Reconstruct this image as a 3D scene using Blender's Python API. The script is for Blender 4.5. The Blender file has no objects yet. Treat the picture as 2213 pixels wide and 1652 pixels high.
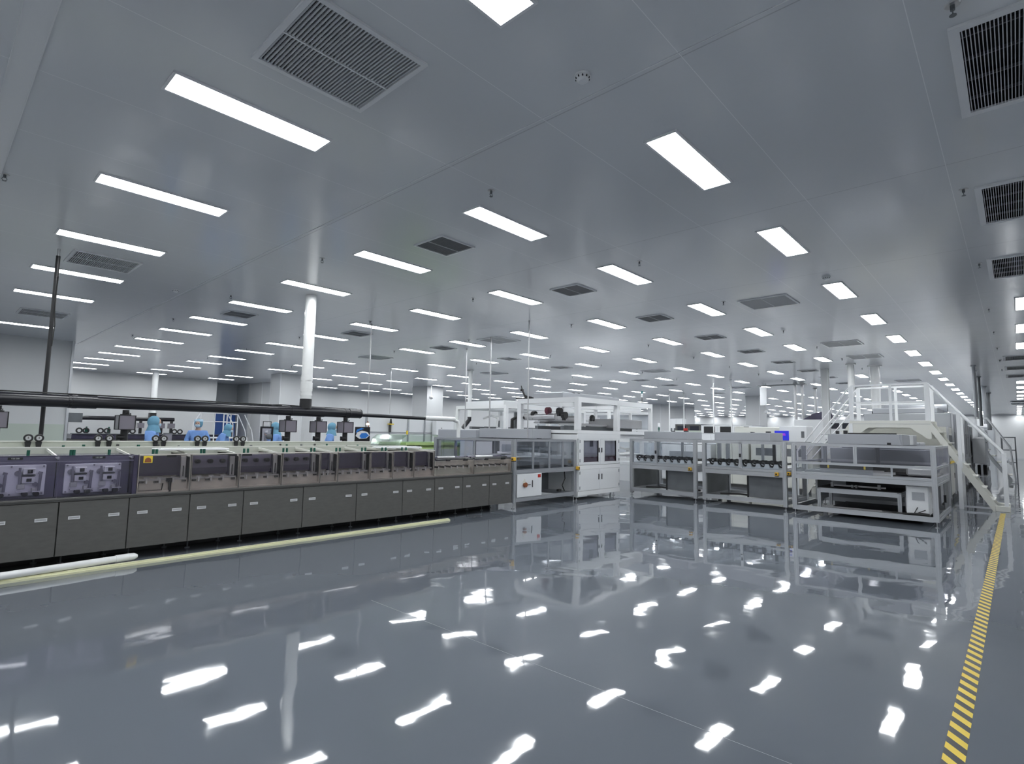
import bpy, bmesh, math, random
from mathutils import Vector, Matrix
random.seed(7)
scene = bpy.context.scene
COL = scene.collection

# ------------------------------------------------------------------ camera
# world: X runs down the aisle (to the right in the picture), Y to the left, Z up, metres
yaw, pit, rol, FPX = 0.7446167601, 0.0934808608, 0.0181035520, 1182.368
fwd = Vector((math.cos(pit)*math.cos(yaw), math.cos(pit)*math.sin(yaw), math.sin(pit)))
r0 = fwd.cross(Vector((0, 0, 1))).normalized(); u0 = r0.cross(fwd)
rgt = math.cos(rol)*r0+math.sin(rol)*u0; upv = -math.sin(rol)*r0+math.cos(rol)*u0
cd = bpy.data.cameras.new('camera'); cam = bpy.data.objects.new('camera', cd); COL.objects.link(cam)
M = Matrix((rgt, upv, -fwd)).transposed().to_4x4(); M.translation = Vector((0, 0, 1.5)); cam.matrix_world = M
cd.sensor_fit = 'HORIZONTAL'; cd.sensor_width = 36; cd.lens = 36*FPX/2213
cd.clip_start = .05; cd.clip_end = 300
scene.camera = cam
# ------------------------------------------------------------------ world, exposure
w = bpy.data.worlds.new('world'); scene.world = w; w.use_nodes = True
w.node_tree.nodes['Background'].inputs[0].default_value = (.02, .02, .022, 1)
w.node_tree.nodes['Background'].inputs[1].default_value = 0.0
scene.view_settings.view_transform = 'Standard'; scene.view_settings.look = 'None'
scene.view_settings.gamma = 1; scene.view_settings.exposure = 0.0; scene.view_settings.use_curve_mapping = False
LAMP = 30.0          # radiance of the ceiling panels
CEIL = 4.0

# ------------------------------------------------------------------ materials
MATS = {}
def mat(name, col, rough=.5, metal=0, spec=.5, var=.0, vscale=6, bump=0, bscale=40, coat=0, coatr=.1, stretch=None, rvar=0):
    m = bpy.data.materials.new(name); m.use_nodes = True; nt = m.node_tree; N = nt.nodes; L = nt.links
    b = N['Principled BSDF']
    b.inputs['Base Color'].default_value = (*col, 1); b.inputs['Roughness'].default_value = rough
    b.inputs['Metallic'].default_value = metal; b.inputs['Specular IOR Level'].default_value = spec
    b.inputs['Coat Weight'].default_value = coat; b.inputs['Coat Roughness'].default_value = coatr
    tc = N.new('ShaderNodeTexCoord'); mp = N.new('ShaderNodeMapping'); L.new(tc.outputs['Object'], mp.inputs[0])
    if stretch: mp.inputs['Scale'].default_value = stretch
    if var or rvar:
        n = N.new('ShaderNodeTexNoise'); n.inputs['Scale'].default_value = vscale; n.inputs['Detail'].default_value = 4
        L.new(mp.outputs[0], n.inputs['Vector'])
        if var:
            mr = N.new('ShaderNodeMapRange'); mr.inputs[1].default_value = .3; mr.inputs[2].default_value = .7
            mr.inputs[3].default_value = 1-var; mr.inputs[4].default_value = 1+var
            mx = N.new('ShaderNodeVectorMath'); mx.operation = 'SCALE'; mx.inputs[0].default_value = col
            L.new(n.outputs[0], mr.inputs[0]); L.new(mr.outputs[0], mx.inputs['Scale']); L.new(mx.outputs[0], b.inputs['Base Color'])
        if rvar:
            m2 = N.new('ShaderNodeMapRange'); m2.inputs[1].default_value = .3; m2.inputs[2].default_value = .7
            m2.inputs[3].default_value = max(.02, rough-rvar); m2.inputs[4].default_value = rough+rvar
            L.new(n.outputs[0], m2.inputs[0]); L.new(m2.outputs[0], b.inputs['Roughness'])
    if bump:
        n = N.new('ShaderNodeTexNoise'); n.inputs['Scale'].default_value = bscale; L.new(mp.outputs[0], n.inputs['Vector'])
        bp = N.new('ShaderNodeBump'); bp.inputs['Distance'].default_value = bump; L.new(n.outputs[0], bp.inputs['Height'])
        L.new(bp.outputs[0], b.inputs['Normal'])
    MATS[name] = m
    return m
def emit(name, col, s):
    m = bpy.data.materials.new(name); m.use_nodes = True; N = m.node_tree.nodes
    b = N['Principled BSDF']; b.inputs['Base Color'].default_value = (*[min(.8, c) for c in col], 1)
    b.inputs['Emission Color'].default_value = (*col, 1); b.inputs['Emission Strength'].default_value = s
    MATS[name] = m; return m
def clear(name, tint, gloss=.12, rough=.03):
    # thin acrylic sheet: mostly transmits, reflects more at grazing angles
    m = bpy.data.materials.new(name); m.use_nodes = True; nt = m.node_tree; N = nt.nodes; L = nt.links
    N.remove(N['Principled BSDF'])
    t = N.new('ShaderNodeBsdfTransparent'); t.inputs[0].default_value = (*tint, 1)
    g = N.new('ShaderNodeBsdfGlossy'); g.inputs['Roughness'].default_value = rough
    g.inputs['Color'].default_value = (.9, .9, .92, 1)
    lw = N.new('ShaderNodeLayerWeight'); lw.inputs[0].default_value = .25
    mr = N.new('ShaderNodeMapRange'); mr.inputs[3].default_value = gloss*.4; mr.inputs[4].default_value = .45
    L.new(lw.outputs['Fresnel'], mr.inputs[0])
    mx = N.new('ShaderNodeMixShader'); L.new(mr.outputs[0], mx.inputs[0]); L.new(t.outputs[0], mx.inputs[1]); L.new(g.outputs[0], mx.inputs[2])
    L.new(mx.outputs[0], N['Material Output'].inputs[0]); MATS[name] = m; return m

emit('lamp', (.95, .98, 1.0), LAMP)
mat('lampframe', (.75, .76, .78), .4)
mat('grille', (.55, .56, .58), .45)
mat('grille_dark', (.20, .205, .22), .5)
mat('grille_back', (.22, .23, .25), .5)
mat('plenum', (.015, .016, .02), .8)
mat('wall', (.605, .615, .625), .45, var=.02, vscale=.5, stretch=(1, 1, .3))
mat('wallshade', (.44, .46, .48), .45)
mat('palegreen', (.50, .56, .50), .4)
mat('cabsteel', (.122, .120, .113), .42, metal=.25, var=.08, vscale=30, stretch=(.3, 1, 1), rvar=.05)
mat('cabframe', (.07, .07, .068), .45)
mat('steel', (.62, .59, .54), .35, metal=.2, var=.15, vscale=5, rvar=.08)
mat('satin', (.52, .52, .53), .3, metal=.7)
mat('chrome', (.75, .75, .77), .15, metal=1)
mat('alu', (.56, .575, .60), .3, metal=.6)
mat('alugrey', (.36, .375, .40), .4, metal=.2)
mat('hoodgrey', (.40, .415, .445), .35, metal=.15, var=.03, vscale=1)
mat('panelgrey', (.13, .14, .15), .4, metal=.1, var=.15, vscale=3)
mat('white', (.74, .755, .77), .35)
mat('whitegloss', (.80, .81, .82), .2)
mat('cream', (.66, .66, .61), .4)
mat('trough', (.50, .52, .46), .35, var=.06, vscale=4)
mat('troughtop', (.72, .73, .68), .35)
mat('black', (.012, .012, .014), .4)
mat('ductblack', (.008, .008, .013), .28, coat=.12)
mat('rubber', (.02, .02, .02), .7)
mat('darkglass', (.02, .022, .035), .12)
mat('violetdark', (.05, .044, .078), .2, var=.3, vscale=3)
mat('violet', (.13, .12, .18), .3, var=.2, vscale=4)
mat('pumpplate', (.92, .91, .95), .35, var=.04)
mat('pumpgrey', (.26, .25, .29), .4)
mat('pumplight', (.9, .89, .9), .35)
mat('boxviolet', (.20, .185, .22), .15, coat=.4)
mat('pvc', (.78, .79, .79), .25, coat=.3)
mat('pvccream', (.74, .74, .50), .35)
mat('yellow', (.75, .44, .04), .4)
mat('signyellow', (.85, .62, .05), .4)
mat('brown', (.25, .08, .03), .5)
mat('green', (.01, .09, .06), .35)
mat('teal', (.02, .20, .22), .3)
mat('limegreen', (.42, .56, .22), .4)
mat('bluedoor', (.045, .14, .48), .35)
mat('blue', (.03, .20, .62), .4)
mat('maroon', (.10, .015, .03), .5)
mat('red', (.5, .03, .02), .4)
mat('suit', (.16, .30, .62), .8, bump=.004, bscale=14, var=.06, vscale=9)
mat('suithood', (.13, .30, .42), .8, bump=.004, bscale=18, var=.08, vscale=12)
mat('mask', (.42, .58, .70), .8)
mat('skin', (.50, .32, .24), .55)
mat('hair', (.02, .015, .012), .6)
mat('glove', (.7, .72, .74), .5)
mat('ink', (.55, .56, .58), .5)
emit('screen', (.01, .015, .35), 1.0)
emit('screenred', (.9, .06, .3), 1.0)
emit('clampglint', (1.0, .75, .45), 3.0)  # emissive stand-in for the bright reflection on the rod clamp
clear('glass', (.86, .88, .90))
clear('glasstint', (.80, .80, .84), .08)
clear('violetglass', (.80, .79, .85), .10)
clear('smokeglass', (.88, .86, .86), .08)
clear('greenglass', (.82, .88, .83), .06, .12)
clear('film', (.82, .84, .86), .35, .1)

def tape_material():
    m = bpy.data.materials.new('hazardtape'); m.use_nodes = True; N = m.node_tree.nodes; L = m.node_tree.links
    b = N['Principled BSDF']; b.inputs['Roughness'].default_value = .35
    tc = N.new('ShaderNodeTexCoord'); sp = N.new('ShaderNodeSeparateXYZ'); L.new(tc.outputs['Object'], sp.inputs[0])
    a = N.new('ShaderNodeMath'); a.operation = 'MULTIPLY_ADD'; a.inputs[1].default_value = -1.2; L.new(sp.outputs[1], a.inputs[0]); L.new(sp.outputs[0], a.inputs[2])
    d = N.new('ShaderNodeMath'); d.operation = 'DIVIDE'; d.inputs[1].default_value = .14; L.new(a.outputs[0], d.inputs[0])
    f = N.new('ShaderNodeMath'); f.operation = 'FRACT'; L.new(d.outputs[0], f.inputs[0])
    g = N.new('ShaderNodeMath'); g.operation = 'GREATER_THAN'; g.inputs[1].default_value = .5; L.new(f.outputs[0], g.inputs[0])
    mx = N.new('ShaderNodeMix'); mx.data_type = 'RGBA'; mx.inputs[6].default_value = (.012, .012, .014, 1); mx.inputs[7].default_value = (.72, .52, .03, 1)
    L.new(g.outputs[0], mx.inputs[0]); L.new(mx.outputs[2], b.inputs['Base Color']); MATS['hazardtape'] = m
tape_material()

def floor_material():
    m = bpy.data.materials.new('epoxyfloor'); m.use_nodes = True; N = m.node_tree.nodes; L = m.node_tree.links
    b = N['Principled BSDF']; b.inputs['Specular IOR Level'].default_value = .62
    b.inputs['Roughness'].default_value = .035
    tc = N.new('ShaderNodeTexCoord')
    n1 = N.new('ShaderNodeTexNoise'); n1.inputs['Scale'].default_value = .35; n1.inputs['Detail'].default_value = 3; L.new(tc.outputs['Object'], n1.inputs['Vector'])
    cr = N.new('ShaderNodeMix'); cr.data_type = 'RGBA'; cr.inputs[6].default_value = (.118, .132, .154, 1); cr.inputs[7].default_value = (.130, .146, .170, 1)
    L.new(n1.outputs[0], cr.inputs[0]); L.new(cr.outputs[2], b.inputs['Base Color'])
    # gentle self-levelling waves plus faint trowel marks
    n2 = N.new('ShaderNodeTexNoise'); n2.inputs['Scale'].default_value = 1.25; n2.inputs['Detail'].default_value = 1.0; n2.inputs['Distortion'].default_value = .5
    L.new(tc.outputs['Object'], n2.inputs['Vector'])
    n3 = N.new('ShaderNodeTexNoise'); n3.inputs['Scale'].default_value = 6.0; n3.inputs['Detail'].default_value = 1.0; L.new(tc.outputs['Object'], n3.inputs['Vector'])
    ma = N.new('ShaderNodeMath'); ma.operation = 'MULTIPLY_ADD'; ma.inputs[1].default_value = .07; L.new(n3.outputs[0], ma.inputs[0]); L.new(n2.outputs[0], ma.inputs[2])
    bp = N.new('ShaderNodeBump'); bp.inputs['Strength'].default_value = 1; bp.inputs['Distance'].default_value = .0055
    L.new(ma.outputs[0], bp.inputs['Height']); L.new(bp.outputs[0], b.inputs['Normal'])
    MATS['epoxyfloor'] = m
floor_material()

def ceiling_material():
    m = bpy.data.materials.new('ceilingpanel'); m.use_nodes = True; N = m.node_tree.nodes; L = m.node_tree.links
    b = N['Principled BSDF']; b.inputs['Roughness'].default_value = .17; b.inputs['Specular IOR Level'].default_value = .6
    tc = N.new('ShaderNodeTexCoord'); sp = N.new('ShaderNodeSeparateXYZ'); L.new(tc.outputs['Object'], sp.inputs[0])
    def line(axis, off, pitch, wid):
        a = N.new('ShaderNodeMath'); a.operation = 'SUBTRACT'; a.inputs[1].default_value = off-100*pitch; L.new(sp.outputs[axis], a.inputs[0])
        d = N.new('ShaderNodeMath'); d.operation = 'DIVIDE'; d.inputs[1].default_value = pitch; L.new(a.outputs[0], d.inputs[0])
        f = N.new('ShaderNodeMath'); f.operation = 'FRACT'; L.new(d.outputs[0], f.inputs[0])
        p = N.new('ShaderNodeMath'); p.operation = 'PINGPONG'; p.inputs[1].default_value = .5; L.new(f.outputs[0], p.inputs[0])
        g = N.new('ShaderNodeMath'); g.operation = 'LESS_THAN'; g.inputs[1].default_value = wid/2/pitch; L.new(p.outputs[0], g.inputs[0])
        return g
    gx = line(0, .31, 2.92, .010); gy = line(1, .355, 1.1526, .005)
    mx = N.new('ShaderNodeMath'); mx.operation = 'MAXIMUM'; L.new(gx.outputs[0], mx.inputs[0]); L.new(gy.outputs[0], mx.inputs[1])
    n1 = N.new('ShaderNodeTexNoise'); n1.inputs['Scale'].default_value = .25; n1.inputs['Detail'].default_value = 2; L.new(tc.outputs['Object'], n1.inputs['Vector'])
    c0 = N.new('ShaderNodeMix'); c0.data_type = 'RGBA'; c0.inputs[6].default_value = (.64, .66, .69, 1); c0.inputs[7].default_value = (.70, .715, .74, 1); L.new(n1.outputs[0], c0.inputs[0])
    c1 = N.new('ShaderNodeMix'); c1.data_type = 'RGBA'; c1.inputs[7].default_value = (.50, .51, .54, 1); L.new(gx.outputs[0], c1.inputs[0]); L.new(c0.outputs[2], c1.inputs[6])
    c2 = N.new('ShaderNodeMix'); c2.data_type = 'RGBA'; c2.inputs[7].default_value = (.86, .87, .89, 1); L.new(gy.outputs[0], c2.inputs[0]); L.new(c1.outputs[2], c2.inputs[6])
    L.new(c2.outputs[2], b.inputs['Base Color'])
    mp = N.new('ShaderNodeMapping'); mp.inputs['Scale'].default_value = (1.2, .5, 1); L.new(tc.outputs['Object'], mp.inputs[0])
    n2 = N.new('ShaderNodeTexNoise'); n2.inputs['Scale'].default_value = 1.0; n2.inputs['Detail'].default_value = 1; L.new(mp.outputs[0], n2.inputs['Vector'])
    ms = N.new('ShaderNodeMath'); ms.operation = 'MULTIPLY_ADD'; ms.inputs[1].default_value = -.25; L.new(gx.outputs[0], ms.inputs[0]); L.new(n2.outputs[0], ms.inputs[2])
    bp = N.new('ShaderNodeBump'); bp.inputs['Distance'].default_value = .006; L.new(ms.outputs[0], bp.inputs['Height']); L.new(bp.outputs[0], b.inputs['Normal'])
    MATS['ceilingpanel'] = m
ceiling_material()

# ------------------------------------------------------------------ mesh helpers
class MB:
    def __init__(s): s.v = []; s.f = []
    def add(s, vs, fs):
        o = len(s.v); s.v += [tuple(v) for v in vs]; s.f += [tuple(i+o for i in f) for f in fs]; return s
    def box(s, x0, x1, y0, y1, z0, z1, b=0):
        if x0 > x1: x0, x1 = x1, x0
        if y0 > y1: y0, y1 = y1, y0
        if z0 > z1: z0, z1 = z1, z0
        if b <= 0:
            vs = [(x, y, z) for z in (z0, z1) for x, y in ((x0, y0), (x1, y0), (x1, y1), (x0, y1))]
            return s.add(vs, [(3, 2, 1, 0), (4, 5, 6, 7), (0, 1, 5, 4), (1, 2, 6, 5), (2, 3, 7, 6), (3, 0, 4, 7)])
        b = min(b, (x1-x0)*.45, (y1-y0)*.45, (z1-z0)*.45)
        bm = bmesh.new(); bmesh.ops.create_cube(bm, size=1)
        for v in bm.verts: v.co = ((x0+x1)/2+v.co.x*(x1-x0), (y0+y1)/2+v.co.y*(y1-y0), (z0+z1)/2+v.co.z*(z1-z0))
        bmesh.ops.bevel(bm, geom=list(bm.edges), offset=b, segments=1, affect='EDGES', profile=.5)
        bm.verts.ensure_lookup_table(); bm.verts.index_update()
        s.add([v.co[:] for v in bm.verts], [tuple(v.index for v in f.verts) for f in bm.faces]); bm.free(); return s
    def cyl(s, p0, p1, r, r2=None, n=14, caps=True):
        p0 = Vector(p0); p1 = Vector(p1); r2 = r if r2 is None else r2
        d = (p1-p0).normalized(); a = d.orthogonal().normalized(); c = d.cross(a)
        vs = []
        for p, q in ((p0, r), (p1, r2)):
            for i in range(n):
                t = 2*math.pi*i/n; vs.append(p+a*math.cos(t)*q+c*math.sin(t)*q)
        fs = [(i, (i+1) % n, n+(i+1) % n, n+i) for i in range(n)]
        if caps: fs += [tuple(range(n-1, -1, -1)), tuple(range(n, 2*n))]
        return s.add(vs, fs)
    def tube(s, pts, r, n=10, rs=None):
        pts = [Vector(p) for p in pts]; m = len(pts); vs = []; a = None
        for i, p in enumerate(pts):
            d = (pts[min(i+1, m-1)]-pts[max(i-1, 0)]).normalized()
            if a is None: a = d.orthogonal().normalized()
            a = (a-d*a.dot(d)).normalized(); c = d.cross(a); q = rs[i] if rs else r
            for k in range(n):
                t = 2*math.pi*k/n; vs.append(p+a*math.cos(t)*q+c*math.sin(t)*q)
        fs = [(i*n+k, i*n+(k+1) % n, (i+1)*n+(k+1) % n, (i+1)*n+k) for i in range(m-1) for k in range(n)]
        fs += [tuple(range(n-1, -1, -1)), tuple(range((m-1)*n, m*n))]
        return s.add(vs, fs)
    def sphere(s, c, r, n=12, sc=(1, 1, 1), half=False):
        rings = 6 if half else 10; vs = []; fs = []
        for i in range(rings+1):
            ph = -math.pi/2+math.pi*i/rings if not half else math.pi/2*i/rings
            for k in range(n):
                t = 2*math.pi*k/n
                vs.append((c[0]+r*sc[0]*math.cos(ph)*math.cos(t), c[1]+r*sc[1]*math.cos(ph)*math.sin(t), c[2]+r*sc[2]*math.sin(ph)))
        for i in range(rings):
            for k in range(n): fs.append((i*n+k, i*n+(k+1) % n, (i+1)*n+(k+1) % n, (i+1)*n+k))
        return s.add(vs, fs)
    def torus(s, c, R, r, axis='y', n=20, m=8):
        vs = []; fs = []
        for i in range(n):
            t = 2*math.pi*i/n
            for k in range(m):
                p = 2*math.pi*k/m; q = R+r*math.cos(p); a, b, h = q*math.cos(t), q*math.sin(t), r*math.sin(p)
                vs.append((c[0]+a, c[1]+h, c[2]+b) if axis == 'y' else (c[0]+h, c[1]+a, c[2]+b) if axis == 'x' else (c[0]+a, c[1]+b, c[2]+h))
        for i in range(n):
            for k in range(m): fs.append((i*m+k, ((i+1) % n)*m+k, ((i+1) % n)*m+(k+1) % m, i*m+(k+1) % m))
        return s.add(vs, fs)
    def prism(s, poly, a0, a1, axis='y'):
        # poly: 2D points in the plane across the axis (x,z for y; y,z for x; x,y for z)
        n = len(poly); vs = []
        for a in (a0, a1):
            for p in poly: vs.append((p[0], a, p[1]) if axis == 'y' else (a, p[0], p[1]) if axis == 'x' else (p[0], p[1], a))
        return s.add(vs, [(i, (i+1) % n, n+(i+1) % n, n+i) for i in range(n)]+[tuple(range(n-1, -1, -1)), tuple(range(n, 2*n))])
    def prof(s, p0, p1, w=.04, h=.04):
        """slotted aluminium profile along an axis; centre line p0-p1; w, h across (in order of the two other axes)"""
        p0 = list(p0); p1 = list(p1)
        ax = max(range(3), key=lambda i: abs(p1[i]-p0[i])); o = [i for i in range(3) if i != ax]
        def side(L, W):   # points along one side with slots
            k = max(1, round(L/.045)); out = [(-L/2, 0)]
            for j in range(k):
                c = -L/2+L*(j+.5)/k; out += [(c-.005, 0), (c-.005, .009), (c+.005, .009), (c+.005, 0)]
            return out
        poly = []
        for (L, W, rot) in ((w, h, 0), (h, w, 1), (w, h, 2), (h, w, 3)):
            for t, d in side(L, W):
                x, y = t, -W/2+d
                for _ in range(rot): x, y = -y, x
                poly.append((x, y))
        n = len(poly); vs = []
        for q in (p0, p1):
            for a, b in poly:
                v = [0, 0, 0]; v[ax] = q[ax]; v[o[0]] = p0[o[0]]+a; v[o[1]] = p0[o[1]]+b; vs.append(v)
        return s.add(vs, [(i, (i+1) % n, n+(i+1) % n, n+i) for i in range(n)]+[tuple(range(n-1, -1, -1)), tuple(range(n, 2*n))])
    def build(s, name, m, parent=None, smooth=False, label=None):
        me = bpy.data.meshes.new(name); me.from_pydata([tuple(v) for v in s.v], [], s.f)
        me.materials.append(MATS[m] if isinstance(m, str) else m); me.validate()
        bm = bmesh.new(); bm.from_mesh(me); bmesh.ops.recalc_face_normals(bm, faces=bm.faces)
        bm.to_mesh(me); bm.free()
        if smooth:
            for p in me.polygons: p.use_smooth = True
            me.set_sharp_from_angle(angle=math.radians(40))
        o = bpy.data.objects.new(name, me); COL.objects.link(o)
        if parent is not None: o.parent = parent
        if label: o['label'] = label
        return o
def bx(name, m, parent, *a, b=0, label=None): return MB().box(*a, b=b).build(name, m, parent, label=label)
def tag(o, label, cat, group=None):
    o['label'] = label; o['category'] = cat
    if group: o['group'] = group
    return o
def thing(name, label, cat, loc=(0, 0, 0), rz=0, group=None):
    o = bpy.data.objects.new(name, None); COL.objects.link(o); o.location = loc; o.rotation_euler = (0, 0, rz); o.empty_display_size = .1
    return tag(o, label, cat, group)
def struct(o): o['kind'] = 'structure'; return o
def dup(root, loc, label=None, rz=None, group=None):
    def cp(o, par):
        c = o.copy(); COL.objects.link(c)
        if par is not None: c.parent = par
        for ch in list(o.children): cp(ch, c)
        return c
    r = cp(root, None); r.location = loc
    if rz is not None: r.rotation_euler = (0, 0, rz)
    if label: r['label'] = label
    if group: r['group'] = group
    return r
ORD = ['zeroth', 'first', 'second', 'third', 'fourth', 'fifth', 'sixth', 'seventh', 'eighth', 'ninth', 'tenth', 'eleventh', 'twelfth', 'thirteenth', 'fourteenth', 'fifteenth', 'sixteenth', 'seventeenth', 'eighteenth', 'nineteenth', 'twentieth', 'twenty-first', 'twenty-second', 'twenty-third', 'twenty-fourth', 'twenty-fifth']
def proj(x, y, z):
    p = Vector((x, y, z-1.5)); d = p.dot(fwd)
    if d < .1: return (-9e3, -9e3)
    return (1106.5+FPX*p.dot(rgt)/d, 826-FPX*p.dot(upv)/d)
def seen(x, y, z, mg=60):
    a, b = proj(x, y, z); return -mg < a < 2213+mg and -mg < b < 1652+mg
def text(s, size, m, parent, loc, rot, name='lettering', ext=.0008):
    c = bpy.data.curves.new(name, 'FONT'); c.body = s; c.size = size; c.extrude = ext; c.align_x = 'CENTER'; c.align_y = 'CENTER'
    t = bpy.data.objects.new('tmp', c); COL.objects.link(t)
    dg = bpy.context.evaluated_depsgraph_get(); me = bpy.data.meshes.new_from_object(t.evaluated_get(dg)); bpy.data.objects.remove(t)
    me.materials.clear(); me.materials.append(MATS[m]); o = bpy.data.objects.new(name, me); COL.objects.link(o)
    o.parent = parent; o.location = loc; o.rotation_euler = rot; return o

# ================================================================== ROOM
XR, YF = 67.0, 31.3          # end wall, left-hand far wall
VX = [1.75, 4.63, 7.55, 10.47, 13.35, 16.25, 19.2, 22.1, 25.0, 27.95, 30.9]
vents = []                    # cx, cy, half x, half y, kind
for i, x in enumerate(VX):
    big = i % 3 == 0 or i == 5
    if big and i != 5: ys = [(3.25, 1), (10.16, 1), (16.0, 1)]
    elif i == 5: ys = [(3.25, 1), (5.55, 0), (12.45, 0), (16.0, 1)]
    else: ys = [(5.55, 0), (12.45, 0)]
    if i == 3: ys += [(5.55, 0), (12.45, 0)]
    if i in (6, 9): ys = [(3.25, 1), (10.16, 1), (5.55, 0)]
    for y, k in ys: vents.append((x, y, .385 if k else .27, .385 if k else .27, k))
for x, hx in ((4.67, .56), (7.52, .58), (10.4, .58), (21.9, .5), (24.9, .5), (27.9, .5), (45.5, .5), (48.4, .5)): vents.append((x, -.255, hx, .39, 2))
def holed_ceiling():
    xs = sorted(set([-3.0, XR]+[round(v[0]-v[2], 4) for v in vents]+[round(v[0]+v[2], 4) for v in vents]))
    ys = sorted(set([-6.0, 34.0]+[round(v[1]-v[3], 4) for v in vents]+[round(v[1]+v[3], 4) for v in vents]))
    mb = MB(); idx = {}
    def vi(i, j):
        if (i, j) not in idx: idx[(i, j)] = len(mb.v); mb.v.append((xs[i], ys[j], CEIL))
        return idx[(i, j)]
    for i in range(len(xs)-1):
        for j in range(len(ys)-1):
            cx, cy = (xs[i]+xs[i+1])/2, (ys[j]+ys[j+1])/2
            if any(abs(cx-v[0]) < v[2] and abs(cy-v[1]) < v[3] for v in vents): continue
            mb.f.append((vi(i, j), vi(i, j+1), vi(i+1, j+1), vi(i+1, j)))
    me = bpy.data.meshes.new('ceiling'); me.from_pydata(mb.v, [], mb.f); me.materials.append(MATS['ceilingpanel'])
    o = bpy.data.objects.new('ceiling', me); COL.objects.link(o); return struct(o)
holed_ceiling()
struct(bx('floor', 'epoxyfloor', None, -3, XR, -6, 34, -.1, 0))
struct(bx('wall_right', 'wall', None, -3, XR, -6.1, -6, 0, CEIL))
struct(bx('wall_back', 'wall', None, -3.1, -3, -6, 34, 0, CEIL))
struct(bx('wall_end', 'wall', None, XR, XR+.1, -6, 34, 0, CEIL))
# far left wall with a step (plant room block) and a recess that holds the blue door
struct(bx('wall_left_near', 'wall', None, -3, 3.0, 20.7, 21.0, 0, CEIL))
struct(bx('wall_left_return', 'white', None, 2.9, 3.0, 21.0, YF, 0, CEIL))
struct(bx('wall_left', 'wall', None, 3.0, 10.75, YF, YF+.15, 0, CEIL))
struct(bx('wall_left_far', 'wall', None, 12.45, XR, YF, YF+.15, 0, CEIL))
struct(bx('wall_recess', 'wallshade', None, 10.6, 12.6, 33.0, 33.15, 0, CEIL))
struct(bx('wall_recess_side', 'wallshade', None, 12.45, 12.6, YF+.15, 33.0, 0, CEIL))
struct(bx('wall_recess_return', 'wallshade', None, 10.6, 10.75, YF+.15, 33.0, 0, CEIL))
struct(bx('trim_1', 'palegreen', None, -3, 2.98, 20.66, 20.7, 0.9, 1.52, label='pale green dado band on the near left wall'))
struct(bx('trim_2', 'alu', None, 3.0, 3.06, 20.66, 21.0, 0, CEIL))
# wide joint strip of the ceiling
for k, x in enumerate((.31,)):
    struct(MB().box(x-.075, x-.068, -6, 20.7, 3.992, CEIL).box(x+.068, x+.075, -6, 20.7, 3.992, CEIL).box(x-.07, x+.07, -6, 20.7, 3.997, CEIL).build('trim_%d' % (3+k), 'lampframe'))
for k, x in enumerate((3.2,)):
    struct(MB().box(x-.02, x-.014, -6, YF, 3.995, CEIL).build('trim_%d' % (4+k), 'lampframe'))
# blue door in the recess
d = struct(bx('door_1', 'bluedoor', None, 11.12, 12.4, 32.94, 33.0, 0, 2.3, label='blue door with a dark window'))
bx('door_window', 'maroon', d, 12.0, 12.28, 32.92, 32.94, 1.0, 1.75); bx('door_gap', 'black', d, 11.74, 11.76, 32.93, 32.94, .02, 2.28)
MB().cyl((11.84, 32.9, 1.0), (11.84, 32.9, 1.2), .012).build('door_handle', 'chrome', d)
# skirting along the far end wall and its door
struct(bx('baseboard_end', 'alu', None, XR-.03, XR, -6, YF, 0, .12))
d = struct(bx('door_2', 'wallshade', None, XR-.08, XR, 1.6, 2.9, 0, 2.8)); bx('door_frame', 'alugrey', d, XR-.12, XR-.08, 2.86, 2.96, 0, 2.86); bx('door_frame', 'alugrey', d, XR-.12, XR-.08, 1.5, 1.6, 0, 2.86); bx('door_frame', 'alugrey', d, XR-.12, XR-.08, 1.5, 2.96, 2.78, 2.88)

PIL = []
# pillars: square boxed columns clad in white panels
def pillar(x0, x1, y0, y1, lab):
    p = thing('pillar', lab, 'pillar', ((x0+x1)/2, (y0+y1)/2, 0), group=None)
    a, b = (x1-x0)/2, (y1-y0)/2; PIL.append((x0, x1, y0, y1))
    bx('shaft', 'wall', p, -a, a, -b, b, 0, CEIL-.001)
    for sx in (-1, 1):
        for sy in (-1, 1): bx('corner_trim', 'white', p, sx*a-.012, sx*a+.012, sy*b-.012, sy*b+.012, 0, CEIL-.002)
    bx('skirting', 'alu', p, -a-.01, a+.01, -b-.01, b+.01, 0, .1)
    return p
pillar(10.95, 12.0, 24.2, 25.2, 'square white-panelled pillar behind the white riser pipe of the black duct')
pillar(12.55, 13.4, 29.9, 31.25, 'slim white-panelled pillar against the far wall right of the blue door')
pillar(18.8, 19.9, 23.6, 24.9, 'white-panelled pillar with a small camera behind the green-based machine')
pillar(39.5, 41.0, 20.5, 21.6, 'narrow pale pillar standing right of the white open machine frame')
pillar(43.5, 45.2, 20.3, 22.0, 'distant grey pillar behind the white control cabinet')
pillar(34.2, 35.5, 11.3, 12.1, 'pale pillar under the hanging board in the middle distance')
pillar(21.9, 22.12, 4.88, 5.08, 'slender pillar beside the left handrail of the white bridge')

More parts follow.
